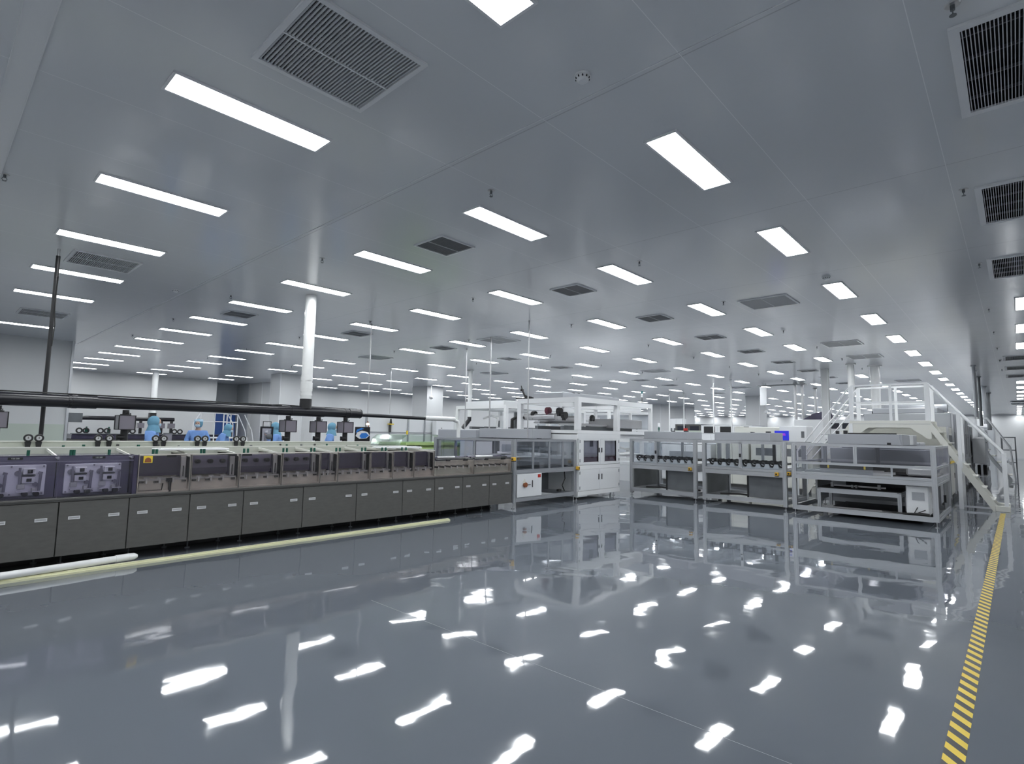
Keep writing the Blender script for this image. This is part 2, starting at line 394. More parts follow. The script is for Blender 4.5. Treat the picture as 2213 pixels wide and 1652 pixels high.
# ------------------------------------------------------------------ ceiling lights
LX = lambda m: 1.587+2.9335*m
LY = lambda k: 4.378+2.3055*k
LXO = {0: 1.64, 1: 4.62, 2: 7.33}
def lamp_parts(p):
    MB().box(-.61, .61, -.15, -.13, -.014, 0).box(-.61, .61, .13, .15, -.014, 0).box(-.61, -.59, -.13, .13, -.014, 0).box(.59, .61, -.13, .13, -.014, 0).build('frame', 'lampframe', p)
    bx('diffuser', 'lamp', p, -.59, .59, -.13, .13, -.006, -.001)
lane = {-2: 'in the lane above the floor tape'}
for k in range(-1, 12): lane[k] = 'in the %s lane left of the floor tape' % ORD[k+2]
cells = []; extra = []
for m in range(-1, 23):
    for k in range(-4, 12):
        x, y = LXO.get(m, LX(m)), LY(k)
        if x > XR-.8: continue
        if y > 20.3 and x < 3.9: continue
        if k == -2 and (m in (0, 1, 2, 3, 7, 8, 9, 15, 16)): continue
        if any(abs(x-v[0]) < v[2]+.6 and abs(y-v[1]) < v[3]+.14 for v in vents): continue
        if any(a-1.0 < x < b+1.0 and c-.6 < y < d+.6 for a, b, c, d in PIL): continue
        if seen(x, y, CEIL, 30) and k >= -2: cells.append((x*fwd.x+y*fwd.y, x, y, m, k))
        elif (k == -3 and m < 6) or (m <= 0 and k < 5) or (m < 3 and k < 0): extra.append((x, y))
cells.sort()
# an unlit-by-photo lane just outside the frame still lights the room: those panels are ordinary lamps too
first = None; count = {}
for n, (dd, x, y, m, k) in enumerate(cells[:300]):
    count[k] = count.get(k, 0)+1
    lab = '%s rectangular ceiling light from the camera %s' % (ORD[min(count[k], 25)], lane[k])
    if k == -2 and count[k] == 1: lab = 'first ceiling light cut by the right picture edge, in the lane above the floor tape'
    if first is None:
        first = thing('ceiling_light', lab, 'ceiling light', (x, y, CEIL), group='recessed ceiling lights'); lamp_parts(first)
    else: dup(first, (x, y, CEIL), lab)
for i, (x, y) in enumerate(extra):
    dup(first, (x, y, CEIL), 'ceiling light of the rows above and beside the camera, out of view', group='ceiling lights out of view')
if len(cells) > 300:
    mb = MB()
    for (dd, x, y, m, k) in cells[300:]: mb.box(x-.59, x+.59, y-.13, y+.13, CEIL-.006, CEIL-.001)
    o = mb.build('distant_ceiling_lights', 'lamp'); tag(o, 'far-off ceiling lights merging near the end wall', 'ceiling light'); o['kind'] = 'stuff'

# ------------------------------------------------------------------ ceiling vents
def vent_parts(p, hx, hy, kind):
    f = {0: .022, 1: .035, 2: .055}[kind]; gm = 'grille' if kind else 'grille_dark'
    mb = MB(); z0, z1 = -.018, 0
    if kind == 2:
        mb.box(-hx-f, hx+f, hy, hy+f, z0, z1).box(-hx-f, hx+f, -hy-f, -hy, z0, z1).box(-hx-f, -hx, -hy, hy, z0, z1).box(hx, hx+f, -hy, hy, z0, z1)
    else: mb.box(-hx-f, hx+f, hy, hy+f, z0, z1).box(-hx-f, hx+f, -hy-f, -hy, z0, z1).box(-hx-f, -hx, -hy, hy, z0, z1).box(hx, hx+f, -hy, hy, z0, z1)
    mb.build('frame', 'lampframe', p)
    t = .003
    MB().box(-hx, hx, -hy, hy, .30, .305).box(-hx-t, -hx, -hy, hy, 0, .30).box(hx, hx+t, -hy, hy, 0, .30).box(-hx, hx, -hy-t, -hy, 0, .30).box(-hx, hx, hy, hy+t, 0, .30).build('plenum_box', 'plenum', p)
    mb = MB()
    if kind == 2:
        n = int(2*hy/.0185)
        for i in range(n): y = -hy+2*hy*(i+.5)/n; mb.box(-hx, hx, y-.0028, y+.0028, -.012, .008)
        mb.build('louvre', 'grille', p, label='parallel front louvre blades')
        mb = MB()
        for i in range(4): x = -hx+2*hx*(i+.5)/4; mb.box(x-.006, x+.006, -hy, hy, .02, .04)
        mb.build('rear_bars', 'grille_back', p)
    else:
        n = int(2*hx/.0235)
        for i in range(n): x = -hx+2*hx*(i+.5)/n; mb.box(x-.0055, x+.0055, -hy, hy, -.010, .006)
        mb.build('louvre', gm, p, label='parallel front louvre blades')
        mb = MB()
        for y in (.02,): mb.box(-hx, hx, y-.006, y+.006, -.014, .0)
        mb.build('divider', 'lampframe' if kind else 'grille', p)
        mb = MB(); n = int(2*hy/.035)
        for i in range(n): y = -hy+2*hy*(i+.5)/n; mb.box(-hx, hx, y-.004, y+.004, .02, .035)
        mb.build('rear_blades', 'grille_back', p)
proto = {}; vc = {}
for (x, y, hx, hy, kind) in sorted(vents, key=lambda v: v[0]):
    if not seen(x, y, CEIL, 120): continue
    key = (hx, kind); c = vc[(round(y), kind)] = vc.get((round(y), kind), 0)+1
    size = ['small square', 'large square', 'long rectangular'][kind]
    where = {3: 'left of the smoke detector lane', 10: 'in the lane over the black duct', 16: 'in the lane beyond the black duct', 6: 'in the lane over the open floor', 12: 'in the lane behind the black duct', 0: 'along the right edge'}[{3: 3, 10: 10, 16: 16, 6: 6, 5: 6, 12: 12, 0: 0}[round(y)]]
    lab = '%s slatted ceiling vent, %s from the camera %s' % (size, ORD[c], where)
    if key not in proto:
        proto[key] = thing('ceiling_vent', lab, 'vent', (x, y, CEIL), group='slatted ceiling vents'); vent_parts(proto[key], hx, hy, kind)
    else: dup(proto[key], (x, y, CEIL), lab)

# ------------------------------------------------------------------ sprinklers, smoke detectors
def sprinkler(p):
    MB().cyl((0, 0, -.006), (0, 0, 0), .035, .04, 18).build('rose', 'satin', p, True)
    MB().cyl((0, 0, -.035), (0, 0, -.005), .012, n=12).tube([(.012, 0, -.03), (.02, 0, -.05), (.004, 0, -.066)], .003, 6).tube([(-.012, 0, -.03), (-.02, 0, -.05), (-.004, 0, -.066)], .003, 6).cyl((0, 0, -.068), (0, 0, -.065), .018, n=12).build('head', 'panelgrey', p, True)
sp0 = None; cnt = {}
SY = [.15, 3.88, 7.36, 10.79, 14.2, 17.7, 21.1]; SX = [.41, 3.84, 6.87, 9.95, 13.5, 16.4, 19.3, 22.3, 25.2]
for x in SX:
    for j, y in enumerate(SY):
        if x > 3 and j == 6 and x < 4: continue
        if not seen(x, y, CEIL, 0) or math.hypot(x, y) > 27 or (x < 3 and y > 20.6): continue
        if j == 0 and x > 5: y = .27
        cnt[j] = cnt.get(j, 0)+1
        lab = 'grey ceiling sprinkler head, %s from the camera, %s sprinkler row from the right' % (ORD[cnt[j]], ORD[j+1])
        if sp0 is None: sp0 = thing('sprinkler', lab, 'sprinkler', (x, y, CEIL), group='ceiling sprinkler heads'); sprinkler(sp0)
        else: dup(sp0, (x, y, CEIL), lab)
def detector(p):
    MB().cyl((0, 0, -.015), (0, 0, 0), .058, n=24).build('base', 'white', p, True)
    MB().cyl((0, 0, -.035), (0, 0, -.015), .040, .052, 24).cyl((0, 0, -.05), (0, 0, -.036), .028, .044, 24).build('sensor', 'white', p, True)
    mb = MB()
    for i in range(10):
        a = 2*math.pi*i/10; mb.box(.046*math.cos(a)-.004, .046*math.cos(a)+.004, .046*math.sin(a)-.004, .046*math.sin(a)+.004, -.03, -.018)
    mb.build('slots', 'black', p)
dt = thing('smoke_detector', 'round white smoke detector between the nearest two ceiling lights', 'smoke detector', (2.96, 2.11, CEIL), group='smoke detectors'); detector(dt)
dup(dt, (9.35, 2.05, CEIL), 'white smoke detector just before the right-hand row of ceiling lights')
dup(dt, (3.02, 11.16, CEIL), 'white smoke detector on the joint above the black duct')

# ================================================================== FLOOR ITEMS
tag(bx('floor_tape', 'hazardtape', None, .8, 15.7, .255, .34, .0, .0015), 'yellow and black striped hazard tape running down the floor', 'floor tape')
p = thing('floor_pipe', 'white plastic pipe lying on the floor before the grey cabinets', 'pipe', (0, 0, 0))
MB().tube([(-2.2, 6.79, .072), (0.66, 7.115, .072), (1.58, 7.22, .072)], .036, 16).build('tube', 'pvc', p, True)
MB().tube([(1.58, 7.22, .072), (1.70, 7.233, .072)], .041, 16).build('socket', 'pvc', p, True)
MB().tube([(1.70, 7.233, .072), (1.75, 7.239, .072), (1.785, 7.243, .072)], .04, 16, rs=[.041, .039, .02]).build('end_cap', 'pvc', p, True)
p = thing('floor_trunking', 'long cream-yellow trunking strip lying along the cabinets', 'trunking', (0, 0, 0))
def strip(x0, y0, x1, y1, w, h, name, m, par):
    d = Vector((x1-x0, y1-y0, 0)).normalized(); n = Vector((-d.y, d.x, 0))*w/2
    a = Vector((x0, y0, 0)); b = Vector((x1, y1, 0)); vs = []
    for z in (0, h):
        for q in (a-n, b-n, b+n, a+n): vs.append((q.x, q.y, z))
    return MB().add(vs, [(3, 2, 1, 0), (4, 5, 6, 7), (0, 1, 5, 4), (1, 2, 6, 5), (2, 3, 7, 6), (3, 0, 4, 7)]).build(name, m, par)
strip(-1.6, 7.10, 6.29, 7.205, .075, .02, 'base', 'pvccream', p); strip(-1.6, 7.11, 6.29, 7.215, .05, .034, 'lid', 'pvccream', p)

struct(MB().box(2.869, 2.8708, .36, 4.3, 0, .0006).build('trim_6', 'alugrey', label='thin joint line in the floor'))
# ================================================================== WET BENCH LINE
YB = 7.42
CABX = [-.62, -.12, .50, 1.09, 1.71, 2.33, 2.96, 3.77, 4.62, 5.47, 6.14, 6.79, 7.47, 8.10]
def ordl(i): return ORD[i]
vis = [i for i in range(len(CABX)-1) if CABX[i+1] > .3]
for n, i in enumerate(vis):
    x0, x1 = CABX[i], CABX[i+1]
    c = thing('base_cabinet', 'dark grey steel base cabinet of the wet bench, %s from the left picture edge' % ORD[n+1], 'cabinet', ((x0+x1)/2, YB, 0), group='base cabinets under the wet bench')
    h = (x1-x0)/2
    bx('body', 'cabframe', c, -h+.002, h-.002, .03, .77, .13, .715)
    dr = bx('door', 'cabsteel', c, -h+.004, h-.004, 0, .028, .135, .695, b=.004)
    for s in (-1, 1):
        if x1-x0 < .6 and i == vis[0] and s < 0: continue
        hx = s*(h-.135)
        hm = MB().box(hx-.05, hx+.05, -.004, .0, .508, .514).box(hx-.05, hx+.05, -.004, .0, .534, .540).box(hx-.05, hx-.044, -.004, .0, .514, .534).box(hx+.044, hx+.05, -.004, .0, .514, .534)
        hm.build('handle', 'whitegloss', dr, label='bright recessed pull handle'); bx('handle_recess', 'satin', dr, hx-.044, hx+.044, -.0015, .0, .514, .534)
    for s in (-1, 1):
        MB().cyl((s*(h-.1), .30 if s < 0 else .5, 0), (s*(h-.1), .30 if s < 0 else .5, .012), .028, n=12).cyl((s*(h-.1), .30 if s < 0 else .5, .012), (s*(h-.1), .30 if s < 0 else .5, .13), .009, n=8).build('foot', 'panelgrey', c, True)
# recessed base under the line, toe-space shadow put into its black colour
tag(bx('shadow_plinth', 'black', None, -.6, 8.05, 7.95, 8.4, 0, .12), 'black plinth carrying the toe-space shadow below the grey base cabinets', 'plinth')
p = thing('bench_ledge', 'continuous dark steel ledge above the grey base cabinets', 'ledge', (0, YB, 0))
bx('ledge', 'cabsteel', p, -.6, 8.10, -.012, .775, .716, .738, b=.003); bx('lip', 'cabframe', p, -.6, 8.10, -.006, .0, .700, .716)

def tank(name, lab, x0, x1, knobs=0, dark=False, z1=1.175, y1=8.18):
    t = thing(name, lab, 'tank', (x0, YB, .738), group='process tanks on the wet bench'); W = x1-x0; H = z1-.738
    bx('base_tray', 'steel', t, .004, W-.004, .02, y1-YB, 0, .02)
    bx('back_plate', 'steel' , t, .004, W-.004, .17, .176, .02, H-.02)
    for s in (.004, W-.012): bx('side_wall', 'steel', t, s, s+.008, .006, y1-YB, .02, H-.004)
    ww = W*.80 if W > .4 else W*.62
    bx('inner_window', 'violetdark' if dark else 'violet', t, .015, ww, .12, .165, .185, H-.02, label='dark violet bath window')
    if not dark: bx('liquid', 'violetdark', t, .02, ww-.01, .10, .12, .185, .265)
    bx('window_post', 'violetdark', t, ww, ww+.018, .10, .165, .17, H-.02)
    bx('light_panel', 'satin', t, ww+.022, W-.035, .09, .10, .15, H-.03)
    bx('slot_handle', 'black', t, ww+.045, ww+.055, .082, .092, .17, H-.14)
    n = max(2, int(ww/.13)); rail = MB(); rail.box(.015, W-.03, .04, .05, .135, .155)
    for i in range(n):
        xx = .03+(ww-.03)*(i+.5)/n; rail.box(xx-.028, xx+.028, .04, .05, .155, .175)
    rail.build('weir_rail', 'satin', t)
    db = MB()
    for i in range(n+1):
        xx = .03+(ww)*(i)/n; db.box(xx, xx+.045, .035, .05, .11, .13)
    db.build('slots', 'cabframe', t)
    cl = MB()
    for i in range(n):
        xx = .03+(ww-.03)*(i+.5)/n; cl.box(xx-.008, xx+.008, .028, .045, .105, .15); cl.cyl((xx, .028, .15), (xx, .045, .15), .010, n=8)
    cl.build('clips', 'white', t)
    bx('lower_plate', 'steel', t, .012, W-.014, .06, .066, .02, .135, label='stained stainless lower plate')
    for i in range(knobs):
        xx = .02+(ww-.02)*(i+.5)/knobs+(.0)
        MB().cyl((xx, .05, .345), (xx, .12, .345), .026, n=16).cyl((xx, .04, .345), (xx, .05, .345), .014, n=10).build('knob', 'black', t, True)
    bx('front_cover', 'smokeglass', t, .005, W-.005, 0, .006, .0, H-.004, label='tinted clear front cover')
    bx('top_rail', 'steel', t, 0, W, -.004, .022, H-.004, H+.008)
    bx('seam', 'cabframe', t, W-.006, W+.0, -.002, .004, 0, H)
    # sloping divider behind
    MB().prism([(.02, H-.01), (.78, H+.055), (.78, H+.030), (.02, H-.035)], W-.016, W, 'x').build('divider_rail', 'troughtop', t)
    MB().prism([(.03, H-.035), (.78, H+.030), (.78, .1), (.03, .1)], W-.012, W-.004, 'x').build('divider', 'trough', t)
    return t
def caps(t, xs, W, H=.437):
    for x in xs:
        MB().cyl((x, .13, H+.008), (x, .13, H+.02), .012, n=10).cyl((x, .13, H+.0), (x, .13, H+.060), .0145, n=12).build('valve_cap', 'green', t, True, label='dark green valve cap')
TX = [1.77, 2.32, 2.89, 3.45, 4.01, 4.29, 4.85, 5.27, 5.69, 6.12]
TK = [0, 3, 3, 3, 0, 0, 0, 0, 0]; TD = [1, 0, 0, 0, 1, 1, 1, 1, 1]
TL = ['wet bench tank with a yellow warning sticker and a black valve', 'tank with three black knobs, beside the tank with the yellow sticker', 'middle one of the three tanks with three black knobs', 'tank with three black knobs farthest from the yellow sticker', 'narrow dark-windowed tank next to the farthest knobbed tank', 'wide dark-windowed tank in the middle of the bench', 'dark-windowed tank just right of the wide dark one', 'dark-windowed tank, next to last at the right end', 'last tall tank at the right end of the bench']
CAPX = [1.94, 1.975, 2.46, 2.495, 2.98, 3.03, 3.51, 3.56, 3.92, 3.97, 4.32, 4.38, 4.76, 4.82, 5.13, 5.2, 5.52, 5.6]
LBL = {0: (.28, .1), 1: (.42, .1), 2: (.02, .12), 5: (.42, .12)}
for i in range(9):
    x0, x1 = TX[i], TX[i+1]
    t = tank('process_tank', TL[i], x0, x1, TK[i], TD[i]); W = x1-x0
    caps(t, [c-x0 for c in CAPX if x0 <= c < x1], W)
    if i in LBL:
        lx, lw = LBL[i]; l = bx('name_plate', 'black', t, lx, lx+lw, -.008, -.004, .405, .43)
    if i == 0:
        st = bx('warning_sticker', 'signyellow', t, .045, .135, -.003, 0, .345, .425, label='yellow square warning sticker with a brown figure')
        mb = MB(); pts = [(.09+.033*math.cos(a), .375+.03*math.sin(a)) for a in [math.pi*j/10 for j in range(11)]]+[(.06, .35), (.12, .35)]
        MB().prism([(.09+.032*math.cos(math.pi*j/10), .375+.030*math.sin(math.pi*j/10)) for j in range(11)]+[(.056, .352), (.124, .352)], -.0045, -.003, 'y').build('figure', 'brown', st)
        MB().tube([(.32, .05, .14), (.34, .03, .14), (.34, .03, .02)], .014, 8).box(.30, .36, .02, .05, .12, .16).box(.33, .352, .015, .045, .0, .12).build('valve', 'black', t)
        MB().tube([(.02, .04, .12), (.02, .04, .02), (.26, .04, .02), (.27, .04, .10)], .008, 8).build('drain_hose', 'rubber', t, True)

def pump_cell(x0, x1, lab, cut=0):
    t = thing('pump_cell', lab, 'pump enclosure', (x0, YB, .738), group='violet pump enclosures'); W = x1-x0; H = .437
    bx('housing', 'violetdark', t, .004, W-.004, .17, .74, .0, H-.005)
    bx('frame_panel', 'violet', t, .004, W-.004, .155, .17, .0, H-.005)
    a, b = .07, W-.085
    if cut: a = .05
    bx('mounting_plate', 'pumpplate', t, a, b, .13, .155, .03, .345, b=.004)
    n = 2; st = (b-a)/n
    for j in range(n):
        ox = a+j*st
        pu = MB().box(ox+.09, ox+.19, .10, .13, .25, .31, .004).box(ox+.085, ox+.185, .095, .13, .16, .225, .004).build('pump_head', 'pumplight', t)
        MB().box(ox+.125, ox+.165, .092, .10, .262, .298).box(ox+.12, ox+.16, .087, .095, .175, .208).build('display', 'black', pu)
        bx('bracket', 'black', t, ox+.08, ox+.19, .09, .13, .236, .243)
        MB().cyl((ox+.07, .11, .13), (ox+.065, .11, .32), .012, n=10).cyl((ox+.225, .11, .07), (ox+.232, .11, .27), .013, n=10).cyl((ox+.225, .11, .25), (ox+.232, .11, .275), .019, n=10).build('flow_pipe', 'pumpgrey', t, True)
        MB().box(ox+.05, ox+.11, .085, .13, .10, .15, .006).box(ox+.165, ox+.2, .085, .13, .07, .11, .005).build('valve_body', 'cream', t)
        MB().box(ox+.05, ox+.14, .07, .13, .070, .078).box(ox+.17, ox+.255, .07, .13, .070, .078).build('shelf', 'pumplight', t)
        MB().cyl((ox+.115, .075, .05), (ox+.115, .13, .05), .026, n=12).cyl((ox+.205, .075, .048), (ox+.205, .13, .048), .026, n=12).build('hose_coupling', 'black', t, True)
        MB().cyl((ox+.195, .1, .145), (ox+.195, .13, .145), .022, n=14).cyl((ox+.055, .115, .26), (ox+.055, .13, .26), .03, n=14).build('gauge', 'pumpgrey', t, True)
    mb = MB()
    for xx in (a+.02, (a+b)/2, b-.02):
        for zz in (.05, .33): mb.cyl((xx, .12, zz), (xx, .131, zz), .009, n=8)
    mb.build('screws', 'pumpgrey', t)
    bx('front_cover', 'violetglass', t, .008, W-.004, .0, .006, .0, H-.005, label='violet tinted clear cover')
    bx('top_rail', 'violetdark', t, 0, W, -.004, .024, H-.006, H+.006)
    bx('crossbar', 'violet', t, .0, W, -.002, .012, .375, .385)
    MB().prism([(.02, H-.01), (.78, H+.055), (.78, H+.030), (.02, H-.035)], W-.016, W, 'x').build('divider_rail', 'troughtop', t)
    nl = bx('name_plate', 'black', t, W*.42, W*.42+.115, -.008, -.004, .405, .43)
    return t
pcs = [pump_cell(-.55, .32, 'violet pump enclosure cut off by the left picture edge, farthest left'),
       pump_cell(.36, 1.06, 'left violet pump enclosure with white plate, cut by the picture edge'),
       pump_cell(1.06, 1.72, 'complete violet pump enclosure beside the tank with the yellow sticker')]
for pc, xs, s in ((pcs[1], [.46], 'Y20 200'), (pcs[2], [.11, .135, .45], '120 200')):
    caps(pc, xs, .7)
    W = .70 if pc is pcs[1] else .66
    pl = [c for c in pc.children if c.name.startswith('name_plate')][0]
    text(s, .019, 'ink', pl, (W*.42+.0575, -.0085, .4175), (math.pi/2, 0, 0))
MB().box(1.725, 1.765, YB, 8.15, .738, 1.175).build('tmp', 'violetdark', pcs[2]).name = 'end_post'
for o in bpy.data.objects:
    if o.name == 'end_post': o.location = (-1.06, -YB, -.738)
# low conveyor part of the bench
for (x0, x1, lab) in ((6.14, 7.06, 'low clear-fronted roller bath next to the last tall tank'), (7.06, 8.08, 'low clear-fronted roller bath at the right end of the bench')):
    t = thing('roller_bath', lab, 'roller bath', (x0, YB, .738), group='low roller baths'); W = x1-x0
    bx('tray', 'steel', t, .005, W-.005, .02, .75, 0, .02); bx('back_plate', 'steel', t, .005, W-.005, .2, .206, .02, .24)
    bx('lower_plate', 'trough', t, .015, W-.02, .07, .075, .02, .12, label='yellow-stained lower plate')
    n = 6
    for i in range(n):
        xx = .1+(W-.2)*i/(n-1)
        MB().cyl((xx, .04, .15), (xx, .7, .15), .018, n=10).build('roller', 'cabframe', t, True)
        bx('bearing', 'white', t, xx-.008, xx+.008, .028, .04, .11, .16)
    MB().cyl((0.02, .02, .275), (W-.02, .02, .275), .012, n=10).cyl((0.02, .12, .285), (W-.02, .12, .285), .02, n=10).build('top_rod', 'ductblack', t, True)
    MB().cyl((W*.25, .25, .30), (W*.7, .25, .30), .028, n=12).build('upper_roller', 'satin', t, True); MB().cyl((0.05, .25, .30), (W*.25, .25, .30), .022, n=12).cyl((W*.7, .25, .30), (W-.05, .25, .30), .022, n=12).build('roller_sleeve', 'violetdark', t, True)
    MB().box(W*.28, W*.36, -.004, .03, .25, .285).box(W*.72, W*.82, -.004, .03, .25, .285).build('latch', 'black', t)
    bx('side_wall', 'steel', t, W-.012, W-.004, .006, .7, .02, .26)
    bx('front_cover', 'smokeglass', t, .005, W-.008, 0, .005, 0, .262, label='tinted clear front cover')
    bx('seam', 'cabframe', t, W-.006, W, -.002, .004, 0, .262)
# rear trough behind the tanks
t = thing('rear_trough', 'cream trough walls running along the back of the wet bench', 'trough', (0, 0, 0))
bx('inner_wall', 'trough', t, -.6, 6.1, 8.205, 8.225, .70, 1.235, label='low cream inner wall'); bx('inner_rim', 'troughtop', t, -.6, 6.1, 8.203, 8.240, 1.235, 1.246)
bx('outer_wall', 'trough', t, -.6, 5.86, 9.0, 9.03, .75, 1.285, label='cream outer wall with fittings'); bx('outer_rim', 'troughtop', t, -.6, 5.86, 8.99, 9.05, 1.285, 1.30)
bx('bottom', 'trough', t, -.6, 6.1, 8.25, 9.1, .70, .75)
random.seed(3)
for i in range(26):
    x = .2+i*.215+random.uniform(-.06, .06); z = 1.22+random.uniform(-.03, .025); s = random.uniform(.010, .022)
    if random.random() < .45: MB().cyl((x, 8.98, z), (x, 9.0, z), s, n=10).build('fitting', random.choice(['panelgrey', 'green', 'cabframe']), t, True)
    else: bx('fitting', random.choice(['panelgrey', 'satin', 'cabframe', 'green']), t, x-s, x+s, 8.975, 9.0, z-s*.8, z+s*.8, b=.003)
for x in (0, 1.5, 3, 4.5, 5.8): bx('leg', 'cabframe', t, x-.03, x+.03, 8.94, 9.0, 0, .70)
for (x0, x1, y0, y1, z, l) in ((2.02, 2.82, 7.62, 7.95, 1.196, 'bright white lid lying over the bench behind the second tank'), (5.2, 6.0, 7.62, 7.95, 1.2, 'bright white lid lying over the bench near its right end')):
    t = thing('tank_lid', l, 'lid', ((x0+x1)/2, (y0+y1)/2, 1.223)); a = (x1-x0)/2
    bx('plate', 'whitegloss', t, -a, a, -.16, .16, -.01, .012, b=.004); bx('rim', 'pvc', t, -a+.02, a-.02, -.14, .14, .012, .018)
# round gauges on the outer wall, in pairs
g0 = None
for i, x in enumerate([.96, 1.05, 1.66, 1.77, 2.32, 2.41, 2.86, 2.95, 3.41, 3.5]):
    if i % 2: x += .012
    lab = '%s round black-rimmed gauge of the %s pair from the left on the trough' % (['left', 'right'][i % 2], ORD[i//2+1])
    if g0 is None:
        g0 = thing('pressure_gauge', lab, 'gauge', (x, 9.02, 1.30), group='round gauges on the trough rim')
        MB().torus((0, -.06, .035), .038, .011, 'y').cyl((0, -.058, .035), (0, -.02, .035), .042, n=20).build('rim', 'black', g0, True)
        MB().cyl((0, -.062, .035), (0, -.058, .035), .030, n=20).build('dial', 'ink', g0, True)
        MB().cyl((0, -.066, .035), (0, -.062, .035), .008, n=8).box(-.001, .001, -.066, -.062, .035, .058).build('needle', 'cabframe', g0)
        MB().prism([(-.032, -.01), (.032, -.01), (.024, -.075), (-.024, -.075)], -.06, -.045, 'y').box(-.02, .02, -.05, -.031, .001, .02).build('bracket', 'black', g0)
    else: dup(g0, (x, 9.02, 1.30), lab)

# ------------------------------------------------------------------ black exhaust duct
YD, ZD = 9.6, 1.83
t = thing('exhaust_duct', 'glossy black exhaust duct running over the wet bench', 'duct', (0, YD, ZD))
MB().tube([(-1.6, 0, .0), (1.45, 0, .0)], .088, 24).tube([(1.40, 0, 0), (1.72, 0, 0)], .093, 24).tube([(1.7, 0, 0), (4.3, 0, 0)], .082, 24).tube([(4.3, 0, 0), (5.7, 0, 0)], .084, 24).build('main_pipe', 'ductblack', t, True)
MB().cyl((4.55, 0, 0), (5.2, 0, 0), .090, n=24).cyl((1.44, 0, 0), (1.50, 0, 0), .097, n=24).build('coupling', 'ductblack', t, True)
MB().cyl((5.62, 0, 0), (5.98, 0, 0), .090, n=24).torus((5.97, 0, 0), .084, .010, 'x', 24).torus((5.72, 0, 0), .09, .008, 'x', 24).build('end_flange', 'ductblack', t, True)
MB().cyl((5.95, 0, -.02), (7.62, 0, -.04), .036, n=14).build('thin_pipe', 'ductblack', t, True)
MB().tube([(7.6, 0, -.03), (8.45, 0, -.03)], .052, 18).sphere((8.45, 0, -.03), .052, 16).box(7.7, 7.8, -.03, .03, .01, .03).cyl((8.1, 0, 0), (8.1, 0, .09), .012, n=8).build('white_section', 'pvc', t, True, label='white plastic end section')
MB().tube([(8.46, 0, -.05), (8.56, 0, -.08), (8.60, 0, -.2), (8.60, 0, -.5)], .045, 14).build('elbow', 'pvc', t, True)
MB().tube([(-1.5, -.02, .098), (1.4, -.02, .10), (3, -.02, .095), (4.2, -.02, .09)], .009, 8).tube([(-1.5, .02, .098), (1.6, .02, .10), (4.4, .02, .09)], .007, 8).tube([(4.2, -.02, .09), (4.35, -.02, .10), (5.0, 0, .09), (5.9, -.0, .088)], .008, 8).build('cable', 'rubber', t, True)
MB().cyl((4.83-.0, 0, .05), (4.83, 0, .23), .105, n=24).build('riser_collar', 'black', t, True)
t = thing('riser_pipe', 'thick white riser pipe from the black duct to the ceiling', 'pipe', (4.83, YD, 0))
MB().cyl((0, 0, 2.062), (0, 0, CEIL), .098, n=28).build('pipe', 'pvc', t, True)
MB().cyl((0, 0, 2.12), (0, 0, 2.16), .108, n=28).cyl((0, 0, 2.2), (0, 0, 2.36), .106, n=28).cyl((0, 0, 2.40), (0, 0, 2.47), .105, n=28).cyl((0, 0, 2.24), (0, 0, 2.25), .110, n=28).cyl((0, 0, 2.34), (0, 0, 2.35), .110, n=28).build('coupling', 'pvc', t, True)
t = thing('black_riser', 'thin black riser pipe at the left reaching the ceiling', 'pipe', (1.19, 9.93, 0))
MB().cyl((0, 0, .6), (0, 0, 3.9), .026, n=12).build('pipe', 'black', t, True); MB().tube([(.02, -.03, 2.6), (.03, -.04, 2.9), (.01, -.03, 3.2), (.02, -.03, 3.6)], .006, 6).build('cable', 'rubber', t, True)
MB().cyl((0, 0, 3.9), (0, 0, CEIL), .018, n=10).build('upper_rod', 'satin', t, True)
bx('clamp', 'panelgrey', t, -.04, .04, -.03, .03, .55, .62); MB().cyl((0, 0, 0), (0, 0, .56), .03, n=12).build('stand', 'cabframe', t, True)
# violet-grey inspection boxes hanging from the duct
i0 = None
for i, (x, s) in enumerate(((.70, 1), (2.08, 1.08), (4.52, .98), (5.10, .98), (5.66, .98))):
    lab = ['grey inspection box under the duct, cut by the left picture edge', 'largest grey inspection box, alone under the left part of the duct', 'grey inspection box just left of the white riser pipe base', 'middle one of the three grey boxes near the duct end', 'grey inspection box nearest the black duct end'][i]
    if i0 is None:
        i0 = thing('inspection_box', lab, 'inspection box', (x, YD, 0), group='inspection boxes hanging from the duct')
        MB().cyl((0, 0, 1.66), (0, 0, 1.738), .042, n=16).cyl((0, 0, 1.655), (0, 0, 1.675), .07, n=16).build('stem', 'black', i0, True)
        bo = bx('housing', 'boxviolet', i0, -.10, .10, -.12, .12, 1.455, 1.655, b=.004)
        mb = MB()
        for a in (-.10, .10):
            for b in (-.12, .12): mb.box(a-.006, a+.006, b-.006, b+.006, 1.45, 1.66)
        for z in (1.452, 1.656): mb.box(-.104, .104, -.125, -.118, z-.004, z+.004).box(-.105, -.098, -.12, .12, z-.004, z+.004).box(-.104, .104, .118, .125, z-.004, z+.004).box(.098, .105, -.12, .12, z-.004, z+.004)
        mb.build('edge_frame', 'black', bo)
        MB().cyl((0, 0, .75), (0, 0, 1.455), .048, n=16).build('lower_post', 'black', i0, True)
        MB().cyl((-.09, -.02, 1.34), (0, -.02, 1.34), .035, n=14).box(-.1, -.08, -.04, 0, 1.30, 1.38).build('knob', 'black', i0, True)
        MB().tube([(.03, -.05, 1.66), (.05, -.06, 1.69), (.0, -.06, 1.70), (-.03, -.05, 1.67)], .006, 6).build('cable', 'rubber', i0, True)
    else: dup(i0, (x, YD, 0), lab)

